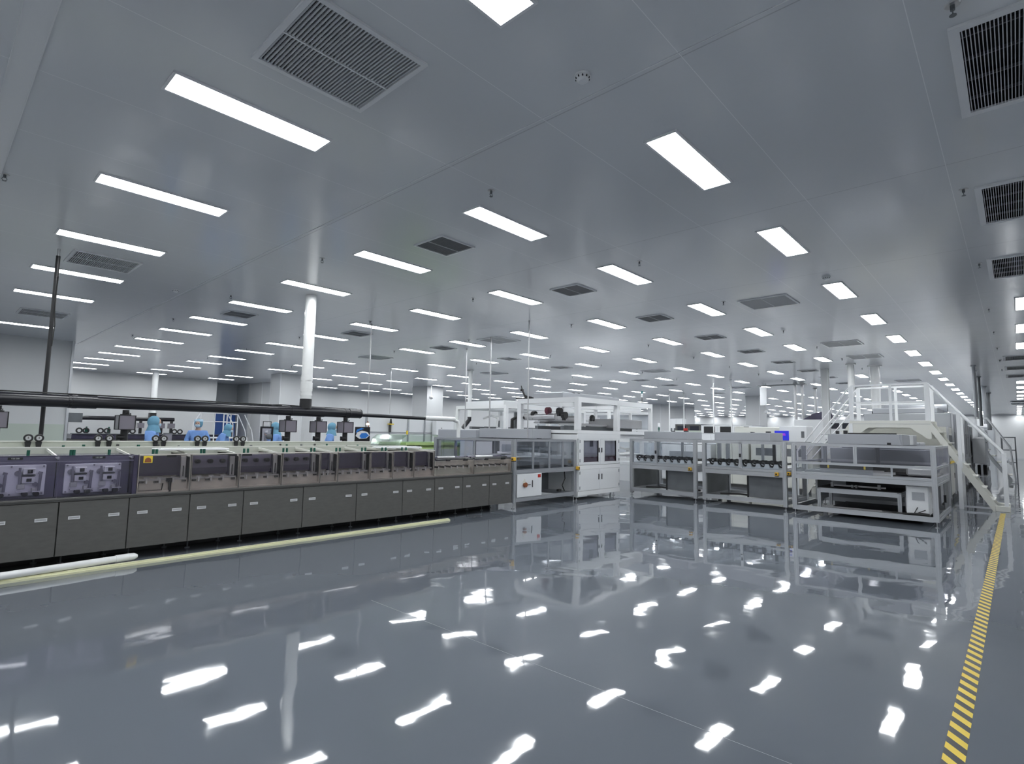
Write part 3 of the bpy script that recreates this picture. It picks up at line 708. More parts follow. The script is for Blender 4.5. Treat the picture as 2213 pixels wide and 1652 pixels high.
# ================================================================== FRAMED UNITS
def estop(x, y, z, lab, ax='x'):
    e = thing('emergency_stop_box', lab, 'stop box', (x, y, z), group='yellow emergency stop boxes')
    bx('case', 'yellow', e, -.035, .035, -.035, .035, -.035, .035, b=.006); bx('base', 'black', e, -.033, .033, -.033, .033, -.05, -.035)
    if ax == 'x': MB().cyl((-.045, 0, 0), (-.035, 0, 0), .018, n=14).build('button', 'black', e, True)
    else: MB().cyl((0, -.045, 0), (0, -.035, 0), .018, n=14).build('button', 'black', e, True)
    return e
def feet(t, pts, z1, r=.03):
    for (x, y) in pts: MB().cyl((x, y, 0), (x, y, .012), r, n=14).cyl((x, y, .012), (x, y, z1), .008, n=8).cyl((x, y, z1-.02), (x, y, z1), .016, n=6).build('levelling_foot', 'chrome', t, True)

# --- Unit A: loader frame between the bench and the white machine
X0, X1, Y0, Y1 = 8.17, 10.27, 7.44, 9.95
t = thing('loader_frame', 'grey aluminium-framed loader with clear panels beside the bench end', 'machine', (0, 0, 0))
for x in (X0+.04, X1-.03):
    for y in (Y0+.04, Y1-.04): MB().prof((x, y, .12), (x, y, 1.38), .08, .08).build('post', 'alugrey', t)
for z, h, n in ((1.36, .045, 'top_beam'), (.72, .09, 'middle_beam'), (.17, .08, 'bottom_beam')):
    MB().prof((X0+.08, Y0+.02, z), (X1-.07, Y0+.02, z), .04, h).prof((X0+.08, Y1-.02, z), (X1-.07, Y1-.02, z), .04, h).prof((X0+.02, Y0+.08, z), (X0+.02, Y1-.08, z), .04, h).prof((X1-.02, Y0+.08, z), (X1-.02, Y1-.08, z), .04, h).build(n, 'alugrey', t)
mb = MB()
for x in (8.78, 9.32, 9.80): mb.prof((x, Y0+.02, .76), (x, Y0+.02, 1.34), .045, .03)
mb.prof((X0+.02, 8.6, .76), (X0+.02, 8.6, 1.34), .03, .045); mb.build('mullions', 'alugrey', t)
for a, b in ((8.25, 8.75), (8.81, 9.29), (9.35, 9.77), (9.83, 10.2)): bx('clear_panel', 'glass', t, a, b, Y0+.01, Y0+.016, .77, 1.335)
bx('clear_panel', 'glasstint', t, X0+.01, X0+.016, Y0+.08, Y1-.08, .77, 1.335)
cabd = bx('electrical_door', 'white', t, 8.28, 9.05, Y0-.005, Y0+.02, .215, .675, b=.004, label='white electrical cabinet door')
MB().prism([(8.44, .50), (8.48, .58), (8.52, .50)], Y0-.03, Y0-.006, 'y').build('handle_plate', 'cream', cabd); MB().cyl((8.50, Y0-.05, .46), (8.50, Y0-.006, .46), .05, n=14).build('isolator', 'brown', cabd, True)
MB().box(8.60, 8.68, Y0-.02, Y0-.006, .455, .462).box(8.735, 8.745, Y0-.02, Y0-.006, .40, .54).build('lock_bar', 'black', cabd); bx('red_plate', 'red', cabd, 8.92, 9.01, Y0-.009, Y0-.006, .59, .655)
bx('rear_panel', 'panelgrey', t, 9.06, 10.15, Y0+.7, Y0+.72, .21, .67); bx('side_cover', 'panelgrey', t, 8.28, 9.05, Y0+.1, 8.6, .21, .67)
MB().tube([(10.05, 7.6, .68), (10.08, 7.6, .5), (10.0, 7.62, .35), (10.06, 7.6, .23)], .012, 8).box(9.85, 9.95, 7.6, 7.66, .22, .27).build('hose', 'rubber', t, True)
# conveyor inside
mb = MB()
for i in range(16): xx = 8.35+i*.12; mb.cyl((xx, 7.55, .90), (xx, 9.6, .90), .028, n=8)
mb.build('rollers', 'panelgrey', t, True)
MB().box(8.3, 10.2, 7.52, 7.56, .84, .95).box(8.3, 10.2, 9.6, 9.64, .84, .95).build('conveyor_side', 'satin', t); MB().box(8.3, 10.2, 7.7, 7.76, 1.0, 1.03).box(8.3, 10.2, 8.8, 8.86, 1.0, 1.03).box(9.2, 9.5, 7.6, 8.9, 1.03, 1.08).build('guide_rail', 'whitegloss', t)
bx('conveyor_tray', 'cabframe', t, 8.3, 10.2, 7.6, 9.6, .78, .8)
MB().box(8.9, 9.3, 8.0, 8.5, 1.08, 1.25, .02).box(9.7, 10.1, 8.0, 8.4, 1.05, 1.2, .02).build('handling_head', 'film', t)
feet(t, ((X0+.04, Y0+.04), (X1-.03, Y0+.04), (X0+.04, Y1-.04), (X1-.03, Y1-.04)), .125)
t = thing('filter_hood', 'long grey filter hood on top of the loader frame', 'hood', (0, 0, 0), group='grey filter hoods')
bx('housing', 'hoodgrey', t, 9.6, 10.29, 8.18, 9.93, 1.385, 1.61, b=.006); bx('edge_strip', 'alugrey', t, 9.596, 9.604, 8.176, 8.185, 1.385, 1.61)
MB().cyl((9.75, 8.1, 1.385), (9.75, 8.1, 1.40), .06, n=16).build('cap', 'panelgrey', t, True)
t = thing('filter_hood', 'lower pale grey filter hood behind and left of the loader hood', 'hood', (0, 0, 0), group='grey filter hoods')
bx('housing', 'hoodgrey', t, 9.66, 10.32, 10.1, 11.6, 1.33, 1.57, b=.006); bx('base', 'alugrey', t, 9.6, 10.4, 10.1, 11.7, 1.28, 1.33)
for x in (9.65, 10.35):
    for y in (10.15, 11.65): MB().prof((x, y, 0), (x, y, 1.28), .06, .06).build('leg', 'alugrey', t)
estop(8.11, 7.39, .99, 'yellow stop box where the bench meets the loader frame')
estop(10.28, 7.39, .74, 'yellow stop box left of the white machine doors', 'y')

# --- Unit B: white press machine
X0, X1, XE, Y0, Y1 = 10.33, 12.13, 13.83, 7.42, 9.32
t = thing('white_machine', 'white machine with two windowed doors and an open upper frame', 'machine', (0, 0, 0))
bx('lower_body', 'white', t, X0+.005, X1, Y0+.035, Y1, .10, 1.50, b=.006); bx('plinth', 'white', t, X0+.005, X0+.40, Y0+.02, Y0+.4, .07, .12)
bx('fascia', 'white', t, X0, X1+.01, Y0+.0, Y0+.035, 1.40, 1.52)
bx('middle_band', 'whitegloss', t, X0, X1, Y0, Y0+.035, .70, .79); bx('lower_band', 'whitegloss', t, X0, X1, Y0+.0, Y0+.035, .10, .20)
for k, (a, b) in enumerate(((X0+.03, 11.23), (11.24, X1-.02))):
    d = MB().box(a, b, Y0+.0, Y0+.03, .80, .86).box(a, b, Y0, Y0+.03, 1.36, 1.395).box(a, a+.2, Y0, Y0+.03, .86, 1.36).box(b-(.08 if k == 0 else .17), b, Y0, Y0+.03, .86, 1.36).build('upper_door', 'white', t)
    bx('window', 'darkglass' if 0 else 'glasstint', d, a+.2, b-(.08 if k == 0 else .17), Y0+.012, Y0+.018, .86, 1.36)
    bx('window_gasket', 'cabframe', d, a+.19, a+.2, Y0-.002, Y0+.02, .85, 1.37); bx('window_gasket', 'cabframe', d, b-(.08 if k == 0 else .17), b-(.07 if k == 0 else .16), Y0-.002, Y0+.02, .85, 1.37)
    bx('door_handle', 'black', d, 11.17 if k == 0 else 11.28, 11.20 if k == 0 else 11.31, Y0-.012, Y0, 1.08, 1.19)
    dl = bx('lower_door', 'white', t, a, b, Y0, Y0+.03, .205, .695, b=.003)
    bx('door_handle', 'black', dl, 11.16 if k == 0 else 11.29, 11.19 if k == 0 else 11.32, Y0-.008, Y0, .44, .57)
    for z in (.28, .62): bx('hinge', 'alugrey', dl, (X0+.05) if k == 0 else (X1-.08), (X0+.09) if k == 0 else (X1-.04), Y0-.01, Y0, z-.035, z+.035, b=.004)
    for z in (.90, 1.12, 1.34): bx('hinge', 'alugrey', d, (X0+.05) if k == 0 else (X1-.08), (X0+.09) if k == 0 else (X1-.04), Y0-.01, Y0, z-.035, z+.035, b=.004)
MB().box(10.6, 11.95, Y0+.0355, Y0+.037, .86, 1.36).build('dark_interior', 'alugrey', t)
MB().box(10.6, 11.95, Y0+.02, Y0+.0345, .86, .98).build('inner_rack', 'maroon', t)
MB().box(10.62, 11.15, Y0+.02, Y0+.034, .99, 1.02).box(11.42, 11.94, Y0+.02, Y0+.034, .99, 1.02).box(11.42, 11.94, Y0+.02, Y0+.034, 1.30, 1.33).build('inner_ledge', 'cream', t)
MB().box(10.85, 10.97, Y0+.022, Y0+.033, 1.22, 1.36).build('inner_motor', 'darkglass', t)
mb = MB(); s = .06
for x, y in ((X0+s, Y0+s), (X0+s, Y1-s), (X1-s, Y0+s), (X1-s, Y1-s), (XE-.04, Y0+.04), (XE-.04, Y1-.04)):
    q = s if x < 13 else .04; MB().box(x-q-.003, x+q+.003, y-q-.003, y+q+.003, 1.602 if x < 13 else 1.3, 2.373, .006).build('upper_post', 'whitegloss', t)
MB().box(X0, XE, Y0, Y0+.10, 2.25, 2.37).box(X0, XE, Y1-.10, Y1, 2.25, 2.37).box(X0, X0+.10, Y0+.1, Y1-.1, 2.25, 2.37).box(XE-.08, XE, Y0+.1, Y1-.1, 2.25, 2.37).box(X1-.10, X1, Y0+.1, Y1-.1, 2.25, 2.37).build('top_frame', 'whitegloss', t)
MB().box(X0, XE, Y0, Y0+.08, 1.522, 1.60).box(X0, X0+.08, Y0+.08, Y1-.08, 1.522, 1.60).box(X0, XE, Y1-.08, Y1, 1.522, 1.60).build('deck_frame', 'whitegloss', t)
bx('deck', 'alugrey', t, X0+.08, X1, Y0+.08, Y1-.08, 1.50, 1.56)
MB().box(X0+.15, XE-.2, 7.95, 8.05, 1.60, 1.70).box(X0+.15, XE-.2, 8.75, 8.85, 1.60, 1.70).build('linear_rail', 'panelgrey', t)
MB().box(X0+.15, XE-.3, 7.9, 8.1, 1.72, 1.76).box(X0+.15, XE-.3, 8.7, 8.9, 1.76, 1.80).box(12.3, 13.75, 7.7, 8.5, 1.68, 1.92, .01).build('gantry_beam', 'satin', t)
MB().tube([(10.5, 8.2, 1.92), (10.5, 9.2, 1.92)], .085, 14).tube([(10.9, 7.8, 1.86), (10.9, 9.0, 1.86)], .09, 14).build('roll', 'satin', t, True)
for (x, y, z, m) in ((10.5, 8.10, 2.05, 'black'), (10.5, 8.45, 2.07, 'maroon'), (10.5, 7.95, 1.95, 'black'), (10.5, 8.9, 1.98, 'rubber')):
    MB().cyl((x, y-.05, z), (x, y+.05, z), .085, n=14).cyl((x-.02, y, z-.12), (x-.02, y, z), .05, n=10).build('motor', m, t, True)
MB().tube([(10.45, 9.6, 1.62), (10.45, 9.6, 1.85), (10.45, 9.4, 1.93), (10.45, 9.15, 1.90)], .045, 10).tube([(11.1, 7.6, 1.85), (11.3, 7.7, 1.92), (11.45, 7.75, 1.85)], .05, 10, rs=[.03, .07, .02]).build('cable_chain', 'rubber', t, True)
bx('under_deck_tank', 'palegreen', t, 10.45, 11.2, 8.2, 9.2, 1.36, 1.48)
MB().box(12.15, 13.8, 7.5, 7.56, 1.42, 1.52).box(12.2, 13.78, 7.6, 9.2, .95, 1.0).box(12.2, 13.7, 9.1, 9.2, .1, 1.4).build('side_frame', 'white', t)
MB().tube([(12.3, 9.0, 1.4), (13.2, 9.0, 1.0)], .03, 8).tube([(12.9, 8.7, 1.42), (13.6, 8.7, .98)], .03, 8).tube([(12.3, 8.0, .98), (13.7, 8.0, 1.02)], .03, 8).tube([(13.7, 8.7, 1.4), (13.7, 8.7, .1)], .03, 8).build('strut', 'whitegloss', t, True)
feet(t, ((X0+.1, Y0+.12), (X1-.1, Y0+.12), (X1-.1, Y1-.1), (X0+.1, Y1-.1), (13.75, 9.1)), .10)
t = thing('fan_filter_box', 'wide pale box on top of the white machine frame', 'hood', (0, 0, 0))
bx('housing', 'hoodgrey', t, 10.36, 12.9, 7.9, 8.82, 2.375, 2.50, b=.01); bx('lid', 'white', t, 10.5, 12.7, 8.0, 8.72, 2.50, 2.52)
MB().box(10.9, 11.0, 8.0, 8.05, 2.50, 2.53).box(11.1, 11.2, 8.0, 8.05, 2.50, 2.53).build('grip', 'black', t)
t = thing('camera_boom', 'black angled camera boom on the left end of the white machine', 'camera boom', (10.4, 9.1, 2.374))
MB().box(-.05, .05, -.25, .3, 0, .03).tube([(0, .0, .03), (0, .06, .12), (0, .12, .22), (0, .16, .34)], .02, 8, rs=[.035, .025, .02, .012]).tube([(0, -.2, .03), (0, -.05, .06), (0, .04, .1)], .015, 8).build('arm', 'rubber', t, True)
MB().box(-.03, .03, .10, .16, .2, .25).build('joint', 'black', t)
t = thing('stack_light', 'slim signal tower with a teal top beyond the white machine', 'signal light', (13.5, 7.56, 2.37))
MB().cyl((0, 0, 0), (0, 0, .18), .012, n=8).build('pole', 'cabframe', t, True)
MB().cyl((0, 0, .18), (0, 0, .23), .03, n=14).cyl((0, 0, .24), (0, 0, .28), .028, n=14).build('white_lens', 'whitegloss', t, True); MB().cyl((0, 0, .29), (0, 0, .34), .03, n=14).cyl((0, 0, .34), (0, 0, .35), .018, n=14).build('teal_lens', 'teal', t, True)

# --- Units C, D: bracket conveyors
def bracket_conveyor(y0, y1, lab, hood, hlab, mid):
    """aluminium-framed conveyor; front on X=12.45, spans y0..y1"""
    X0, X1 = 12.45, 13.95
    t = thing('conveyor_frame', lab, 'conveyor', (0, 0, 0), group='aluminium bracket conveyors'); L = y1-y0
    for x in (X0+.04, X1-.04):
        for y in (y0+.04, y1-.04): MB().prof((x, y, .06), (x, y, 1.42), .08, .08).build('post', 'alu', t)
    MB().prof((X0+.02, mid, .80), (X0+.02, mid, 1.38), .04, .06).build('mullion', 'alu', t); MB().prof((X1-.02, mid, .80), (X1-.02, mid, 1.38), .04, .06).build('mullion', 'alu', t)
    lt = bx('door_latch', 'black', t, X0-.012, X0, mid-.02, mid+.02, 1.06, 1.14)
    for z, h, n in ((1.39, .06, 'top_beam'), (.80, .05, 'deck_beam'), (.72, .09, 'middle_beam'), (.15, .09, 'bottom_beam')):
        MB().prof((X0+.02, y0+.08, z), (X0+.02, y1-.08, z), .04, h).prof((X1-.02, y0+.08, z), (X1-.02, y1-.08, z), .04, h).prof((X0+.08, y0+.02, z), (X1-.08, y0+.02, z), .04, h).prof((X0+.08, y1-.02, z), (X1-.08, y1-.02, z), .04, h).build(n, 'alu', t)
    bx('deck', 'white', t, X0+.05, X1-.1, y0+.09, y1-.09, .83, .85)
    n = 9
    for i in range(n):
        y = y0+.16+(L-.32)*i/(n-1); xx = X0+.22
        MB().torus((xx, y, .935), .06, .021, 'x', 14, 6).box(xx-.02, xx+.02, y-.085, y-.045, .89, 1.01).box(xx-.02, xx+.02, y-.09, y+.09, .975, 1.0).cyl((xx, y, .93), (X1-.25, y, .93), .022, n=8).box(xx-.03, xx+.03, y+.03, y+.09, .93, .965).build('roller_bracket', 'rubber', t, True)
    mb = MB()
    for i in range(n-1):
        y = y0+.16+(L-.32)*(i+.5)/(n-1); mb.prism([(y-.06, .85), (y+.06, .85), (y+.03, .93), (y-.03, .93)], X0+.16, X0+.30, 'x')
    mb.build('bracket_seat', 'whitegloss', t)
    bx('lower_panel', 'panelgrey', t, X0+.15, X0+.17, y0+.1, y0+.1+L*.40, .20, .66); bx('side_panel', 'panelgrey', t, X0+.1, X1-.1, y1-.06, y1-.04, .20, .66)
    bx('panel_edge', 'black', t, X0+.13, X0+.15, y0+.1+L*.40, y0+.13+L*.40, .16, .66)
    bx('tray', 'cabframe', t, X0+.05, X1-.05, y0+.09, y1-.09, .105, .115); bx('bottom_tray', 'whitegloss', t, X0+.3, X1-.2, y0+.2, y1-.2, .115, .15)
    MB().tube([(X0+.3, y1-.3, .2), (X0+.35, y1-.7, .22), (X0+.6, y1-1.0, .18), (X0+.9, y0+.3, .17)], .02, 8).build('hose', 'rubber', t, True)
    bx('clear_panel', 'glass', t, X0+.008, X0+.014, y0+.08, mid-.02, .83, 1.36); bx('clear_panel', 'glass', t, X0+.008, X0+.014, mid+.02, y1-.08, .83, 1.36)
    bx('sensor', 'cabframe', t, X1-.2, X1-.14, (y0+y1)/2-.3, (y0+y1)/2-.24, .85, 1.36)
    feet(t, ((X0+.04, y0+.04), (X0+.04, y1-.04), (X1-.04, y0+.04), (X1-.04, y1-.04)), .06)
    h = thing('filter_hood', hlab, 'hood', (0, 0, 0), group='grey filter hoods')
    bx('housing', 'hoodgrey', h, 12.6, 13.47, hood[0], hood[1], 1.43, 1.61, b=.006)
    MB().box(12.72, 12.82, hood[0]+.05, hood[0]+.13, 1.61, 1.64).box(12.72, 12.82, hood[0]+.4, hood[0]+.46, 1.61, 1.63).build('grip', 'black', h)
    bx('base_flange', 'alugrey', h, 12.58, 13.49, hood[0]-.02, hood[1]+.02, 1.42, 1.43)
    return t
bracket_conveyor(5.56, 7.33, 'aluminium-framed bracket conveyor next to the white machine', (5.86, 7.0), 'grey filter hood on the conveyor next to the white machine', 6.6)
bracket_conveyor(3.60, 5.42, 'aluminium-framed bracket conveyor between the other conveyor and the big frame', (3.95, 5.18), 'grey filter hood left of the blue screen', 4.55)
estop(12.414, 5.70, .74, 'yellow stop box between the two bracket conveyors')
estop(12.414, 3.78, .74, 'yellow stop box at the right end of the second conveyor')
estop(12.5, 3.563, .76, 'yellow stop box in the gap before the big frame')

# --- Unit E: big double-deck frame
X0, X1, Y0, Y1 = 12.1, 14.5, 1.06, 3.40
t = thing('unloader_frame', 'large aluminium unloader frame with clear panels below the bridge', 'machine', (0, 0, 0))
for x in (X0+.04, X1-.04):
    for y in (Y0+.04, Y1-.04): MB().prof((x, y, .09), (x, y, 1.40), .08, .08).build('post', 'alu', t)
MB().prof((X0+.02, 2.28, 1.04), (X0+.02, 2.28, 1.36), .04, .06).build('mullion', 'alu', t); MB().prof((X1-.02, 2.28, .84), (X1-.02, 2.28, 1.36), .04, .06).build('mullion', 'alu', t)
for z, h, n in ((1.38, .045, 'top_beam'), (1.02, .045, 'rail_beam'), (.815, .045, 'deck_beam'), (.745, .085, 'middle_beam'), (.13, .09, 'bottom_beam')):
    MB().prof((X0+.02, Y0+.08, z), (X0+.02, Y1-.08, z), .04, h).prof((X1-.02, Y0+.08, z), (X1-.02, Y1-.08, z), .04, h).prof((X0+.08, Y0+.02, z), (X1-.08, Y0+.02, z), .04, h).prof((X0+.08, Y1-.02, z), (X1-.08, Y1-.02, z), .04, h).build(n, 'alu', t)
for a, b in ((Y0+.08, 2.25), (2.31, Y1-.08)): bx('clear_panel', 'glasstint', t, X0+.008, X0+.014, a, b, 1.05, 1.36)
bx('clear_panel', 'glasstint', t, X0+.08, X1-.08, Y0+.008, Y0+.014, .84, 1.36); bx('clear_panel', 'glass', t, X0+.008, X0+.014, 2.0, Y1-.08, .84, 1.0)
bx('deck', 'satin', t, X0+.05, X1-.1, Y0+.1, Y1-.1, .80, .83)
MB().box(X0+.5, X0+1.3, 1.9, 3.0, .90, .99).box(X0+.6, X0+1.9, 1.5, 2.8, .85, .90).build('belt', 'rubber', t); MB().box(X0+.15, X0+.2, 1.75, 3.2, .84, .88).box(X0+.3, X0+.35, 1.7, 2.4, .86, .90).box(X0+.48, X0+.5, 1.9, 3.0, .86, .91).build('belt_rail', 'satin', t)
MB().box(X0+.47, X0+.49, 2.83, 2.86, .92, .98).box(X0+.47, X0+.49, 2.2, 2.23, .92, .98).build('marker', 'signyellow', t); MB().prof((X0+.06, 1.72, .83), (X0+.06, 1.72, 1.0), .02, .03).build('short_post', 'alu', t)
bx('side_duct', 'satin', t, X0+.4, X0+1.5, 1.15, 1.55, .85, 1.0, b=.03)
MB().prof((X0+.5, Y0+.1, .82), (X0+.5, Y0+.1, 1.36), .04, .04).prof((X1-.6, Y1-.2, .82), (X1-.6, Y1-.2, 1.36), .1, .06).prof((X1-.6, 2.2, .82), (X1-.6, 2.2, 1.36), .1, .06).build('inner_posts', 'alugrey', t)
c = bx('control_box', 'white', t, X0+.10, X0+.5, Y0+.13, Y0+.47, .18, .70, b=.02, label='white control box with a grey window'); bx('box_window', 'alugrey', c, X0+.09, X0+.10, Y0+.20, Y0+.38, .44, .58)
MB().tube([(X0+.1, 1.9, .20), (X0+.08, 1.6, .19), (X0+.08, 1.3, .20), (X0+.08, 1.2, .19)], .022, 8, rs=[.01, .012, .03, .03]).tube([(X0+.08, 1.42, .2), (X0+.06, 1.36, .32)], .007, 6).tube([(X0+.08, 1.40, .2), (X0+.06, 1.25, .28)], .007, 6).build('cable_bundle', 'rubber', t, True)
MB().box(X0+.2, X1-.2, Y0+.2, Y1-.5, .10, .115).build('floor_tray', 'black', t)
bx('side_panel', 'panelgrey', t, X1-.9, X1-.1, Y0+.03, Y0+.04, .18, .70); bx('side_handle', 'black', t, X1-1.1, X1-1.0, Y0-.01, Y0+.03, .33, .47)
MB().box(X1-1.3, X1-.1, Y1-.2, Y1-.16, .2, .7).build('rear_panel', 'white', t)
feet(t, ((X0+.04, Y0+.04), (X0+.04, Y1-.04), (X1-.04, Y0+.04), (X1-.04, Y1-.04)), .09, .035)
# inner black-topped stand inside E
t = thing('inner_stand', 'low aluminium stand with black top inside the unloader frame', 'stand', (0, 0, .115))
for x in (X0+.30, X0+1.2):
    for y in (1.65, 2.98): MB().prof((x, y, .0), (x, y, .40), .06, .06).build('leg', 'alu', t)
MB().prof((X0+.30, 1.68, .37), (X0+.30, 2.95, .37), .05, .09).prof((X0+1.2, 1.68, .37), (X0+1.2, 2.95, .37), .05, .09).prof((X0+.33, 1.65, .37), (X0+1.17, 1.65, .37), .05, .09).prof((X0+.33, 2.98, .37), (X0+1.17, 2.98, .37), .05, .09).build('rails', 'alu', t)
MB().prof((X0+.32, 1.68, .05), (X0+.32, 2.95, .05), .03, .03).build('low_rail', 'satin', t); bx('top', 'rubber', t, X0+.27, X0+1.22, 1.63, 3.0, .415, .43)
MB().prof((X0+.6, 1.9, .46), (X0+.6, 2.8, .46), .03, .03).build('cross_rail', 'satin', t)
for yy in (2.45, 2.38): MB().cyl((X0+.55, yy, .43), (X0+.55, yy, .49), .02, n=10).build('nozzle', 'whitegloss', t, True)
for yy in (1.98, 2.78): bx('bracket', 'whitegloss', t, X0+.55, X0+.6, yy, yy+.05, .43, .52)
t = thing('filter_hood', 'long pale grey filter hood on the big unloader frame', 'hood', (0, 0, 0), group='grey filter hoods')
MB().prism([(1.60, 1.41), (2.80, 1.41), (2.80, 1.60), (1.64, 1.60)], 12.50, 12.52, 'x').build('front_plate', 'hoodgrey', t); bx('housing', 'hoodgrey', t, 12.52, 14.5, 1.58, 2.82, 1.405, 1.605, b=.005)
bx('white_section', 'white', t, 13.4, 13.9, 1.574, 1.58, 1.41, 1.60); bx('grip', 'black', t, 12.48, 12.50, 1.76, 1.82, 1.41, 1.45)
MB().box(12.7, 12.8, 1.7, 2.5, 1.605, 1.63).box(12.9, 12.95, 2.55, 2.62, 1.605, 1.68).box(12.9, 12.95, 2.7, 2.76, 1.605, 1.67).build('top_fittings', 'black', t)

# ================================================================== WHITE BRIDGE
t = thing('crossover_bridge', 'white steel crossover bridge with handrails over the line', 'bridge', (0, 0, 0))
XA, XB = 16.0, 16.9; YA, YBr = 1.50, 3.06; ZP = 1.96
bx('platform', 'cream', t, XA+.03, XB-.03, YA-.02, YBr+.02, 1.90, 1.955)
for gx in (XA, XB-.03): MB().prism([(YA-.04, 1.97), (YBr+.04, 1.97), (YBr+.04, 1.55), (YBr-.05, 1.55), (YBr-.35, 1.80), (YA+.35, 1.80), (YA+.05, 1.55), (YA-.04, 1.55)], gx, gx+.03, 'x').build('side_girder', 'cream', t)
MB().box(XA-.004, XA, YA-.03, YBr+.03, 1.885, 1.893).build('girder_seam', 'alugrey', t)
for x in (XA, XB-.05):
    for y, w in ((YA-.04, .10), (YBr-.05, .09)):
        bx('corner_post', 'white', t, x-.002, x+.052, y, y+w, 1.972, 2.835)
    bx('middle_post', 'white', t, x+.006, x+.034, 2.2, 2.26, 1.956, 2.832)
for x in (XA+.02, XB-.02):
    MB().box(x-.018, x+.018, YA, YBr, 2.83, 2.87).build('handrail', 'white', t); bx('knee_rail', 'white', t, x-.015, x+.015, YA, YBr, 2.40, 2.44)
    bx('support_post', 'white', t, x-.04, x+.04, YBr-.02, YBr+.06, 0, 1.9); bx('support_post', 'white', t, x-.04, x+.04, .95, 1.03, 0, 1.05)
def stair(ys, ye, name):
    s = MB().add([], []); mb = MB()
    for x in (XA, XB-.03):
        dy = ye-ys; o = .10 if dy < 0 else -.10
        mb.prism([(ys, 1.965), (ye, .08), (ye, .0), (ye-(.10 if dy > 0 else -.10), .0), (ys, 1.74)], x-.001, x+.028, 'x')
    st = mb.build(name, 'cream', t)
    for i in range(7):
        f = (i+1)/8; y = ys+(ye-ys)*f; z = 1.96*(1-f)
        bx('tread', 'cream', st, XA+.03, XB-.03, y-.09, y+.09, z-.02, z+.005)
    return st
stair(YA-.02, .36, 'right_stair_stringer'); stair(YBr+.02, 4.25, 'left_stair_stringer')
for x in (XA+.02, XB-.02):
    MB().tube([(x, YA, 2.85), (x, 1.25, 2.52), (x, .27, 1.30), (x, .20, 1.10)], .024, 10).build('stair_handrail', 'white', t, True); MB().tube([(x, YBr, 2.85), (x, 4.22, 1.33), (x, 4.4, 1.1)], .02, 10).tube([(x, YBr, 2.42), (x, 4.35, .78)], .016, 10).build('stair_handrail', 'white', t, True)
    MB().box(x-.03, x+.03, .20, .27, 0, 1.25).build('stair_post', 'white', t); MB().box(x-.03, x+.03, .93, 1.0, .9, 2.15).build('stair_post', 'white', t); MB().box(x-.03, x+.03, 4.33, 4.39, 0, 1.15).build('stair_post', 'white', t)
MB().box(XA-.02, XA+.08, .18, .42, 0, .12, .005).box(XB-.08, XB+.02, .18, .42, 0, .12, .005).build('foot_plate', 'cream', t)
bx('ground_bar', 'alu', t, XA, XA+.03, .4, 1.1, .04, .08)

# ================================================================== BACKGROUND
def box_machine(name, lab, cat, x0, x1, y0, y1, z1, m='white', doors=2, face='x', win=None, zb=.08, group=None, trim='alugrey'):
    """cabinet-like machine; face 'x': the doors look to -X, 'y': to -Y"""
    t = thing(name, lab, cat, (x0, y0, 0), group=group); W, D = x1-x0, y1-y0
    bx('body', m, t, 0.02, W, 0.02, D, zb, z1, b=.01)
    bx('plinth', 'cabframe', t, .05, W-.03, .05, D-.03, 0, zb)
    L = D if face == 'x' else W
    for i in range(doors):
        a, b = .03+(L-.05)*i/doors, .03+(L-.05)*(i+1)/doors-.012
        def fb(n, mm, p, a0, a1, z0, zz, d0=0.0, d1=.02, bb=0):
            return bx(n, mm, p, d0, d1, a0, a1, z0, zz, b=bb) if face == 'x' else bx(n, mm, p, a0, a1, d0, d1, z0, zz, b=bb)
        d = fb('door', m, t, a, b, zb+.02, z1-.04, 0, .02, .004)
        fb('handle', 'black', d, b-.07, b-.045, zb+(z1-zb)*.45, zb+(z1-zb)*.55, -.012, 0)
        if win: fb('window', win[0], d, a+(b-a)*.15, b-(b-a)*.15, win[1], win[2], -.004, 0)
    bx('top_trim', trim, t, 0.01, W+.01, .01, D+.01, z1, z1+.02)
    return t
def riser(x, y, r, z0, lab, m='pvc', hose=0, group='vertical service pipes', z1=CEIL):
    t = thing('service_pipe', lab, 'pipe', (x, y, 0), group=group)
    MB().cyl((0, 0, z0), (0, 0, z1), r, n=16).build('pipe', m, t, True)
    MB().cyl((0, 0, z1-.04), (0, 0, z1), r*1.5, n=16).build('ceiling_collar', m, t, True)
    if hose: MB().tube([(0, 0, z0+.02), (0, 0, z0-.12), (hose*.4, .05, z0-.26), (hose, .1, z0-.45)], r*.95, 12).build('hose', 'ductblack', t, True)
    return t
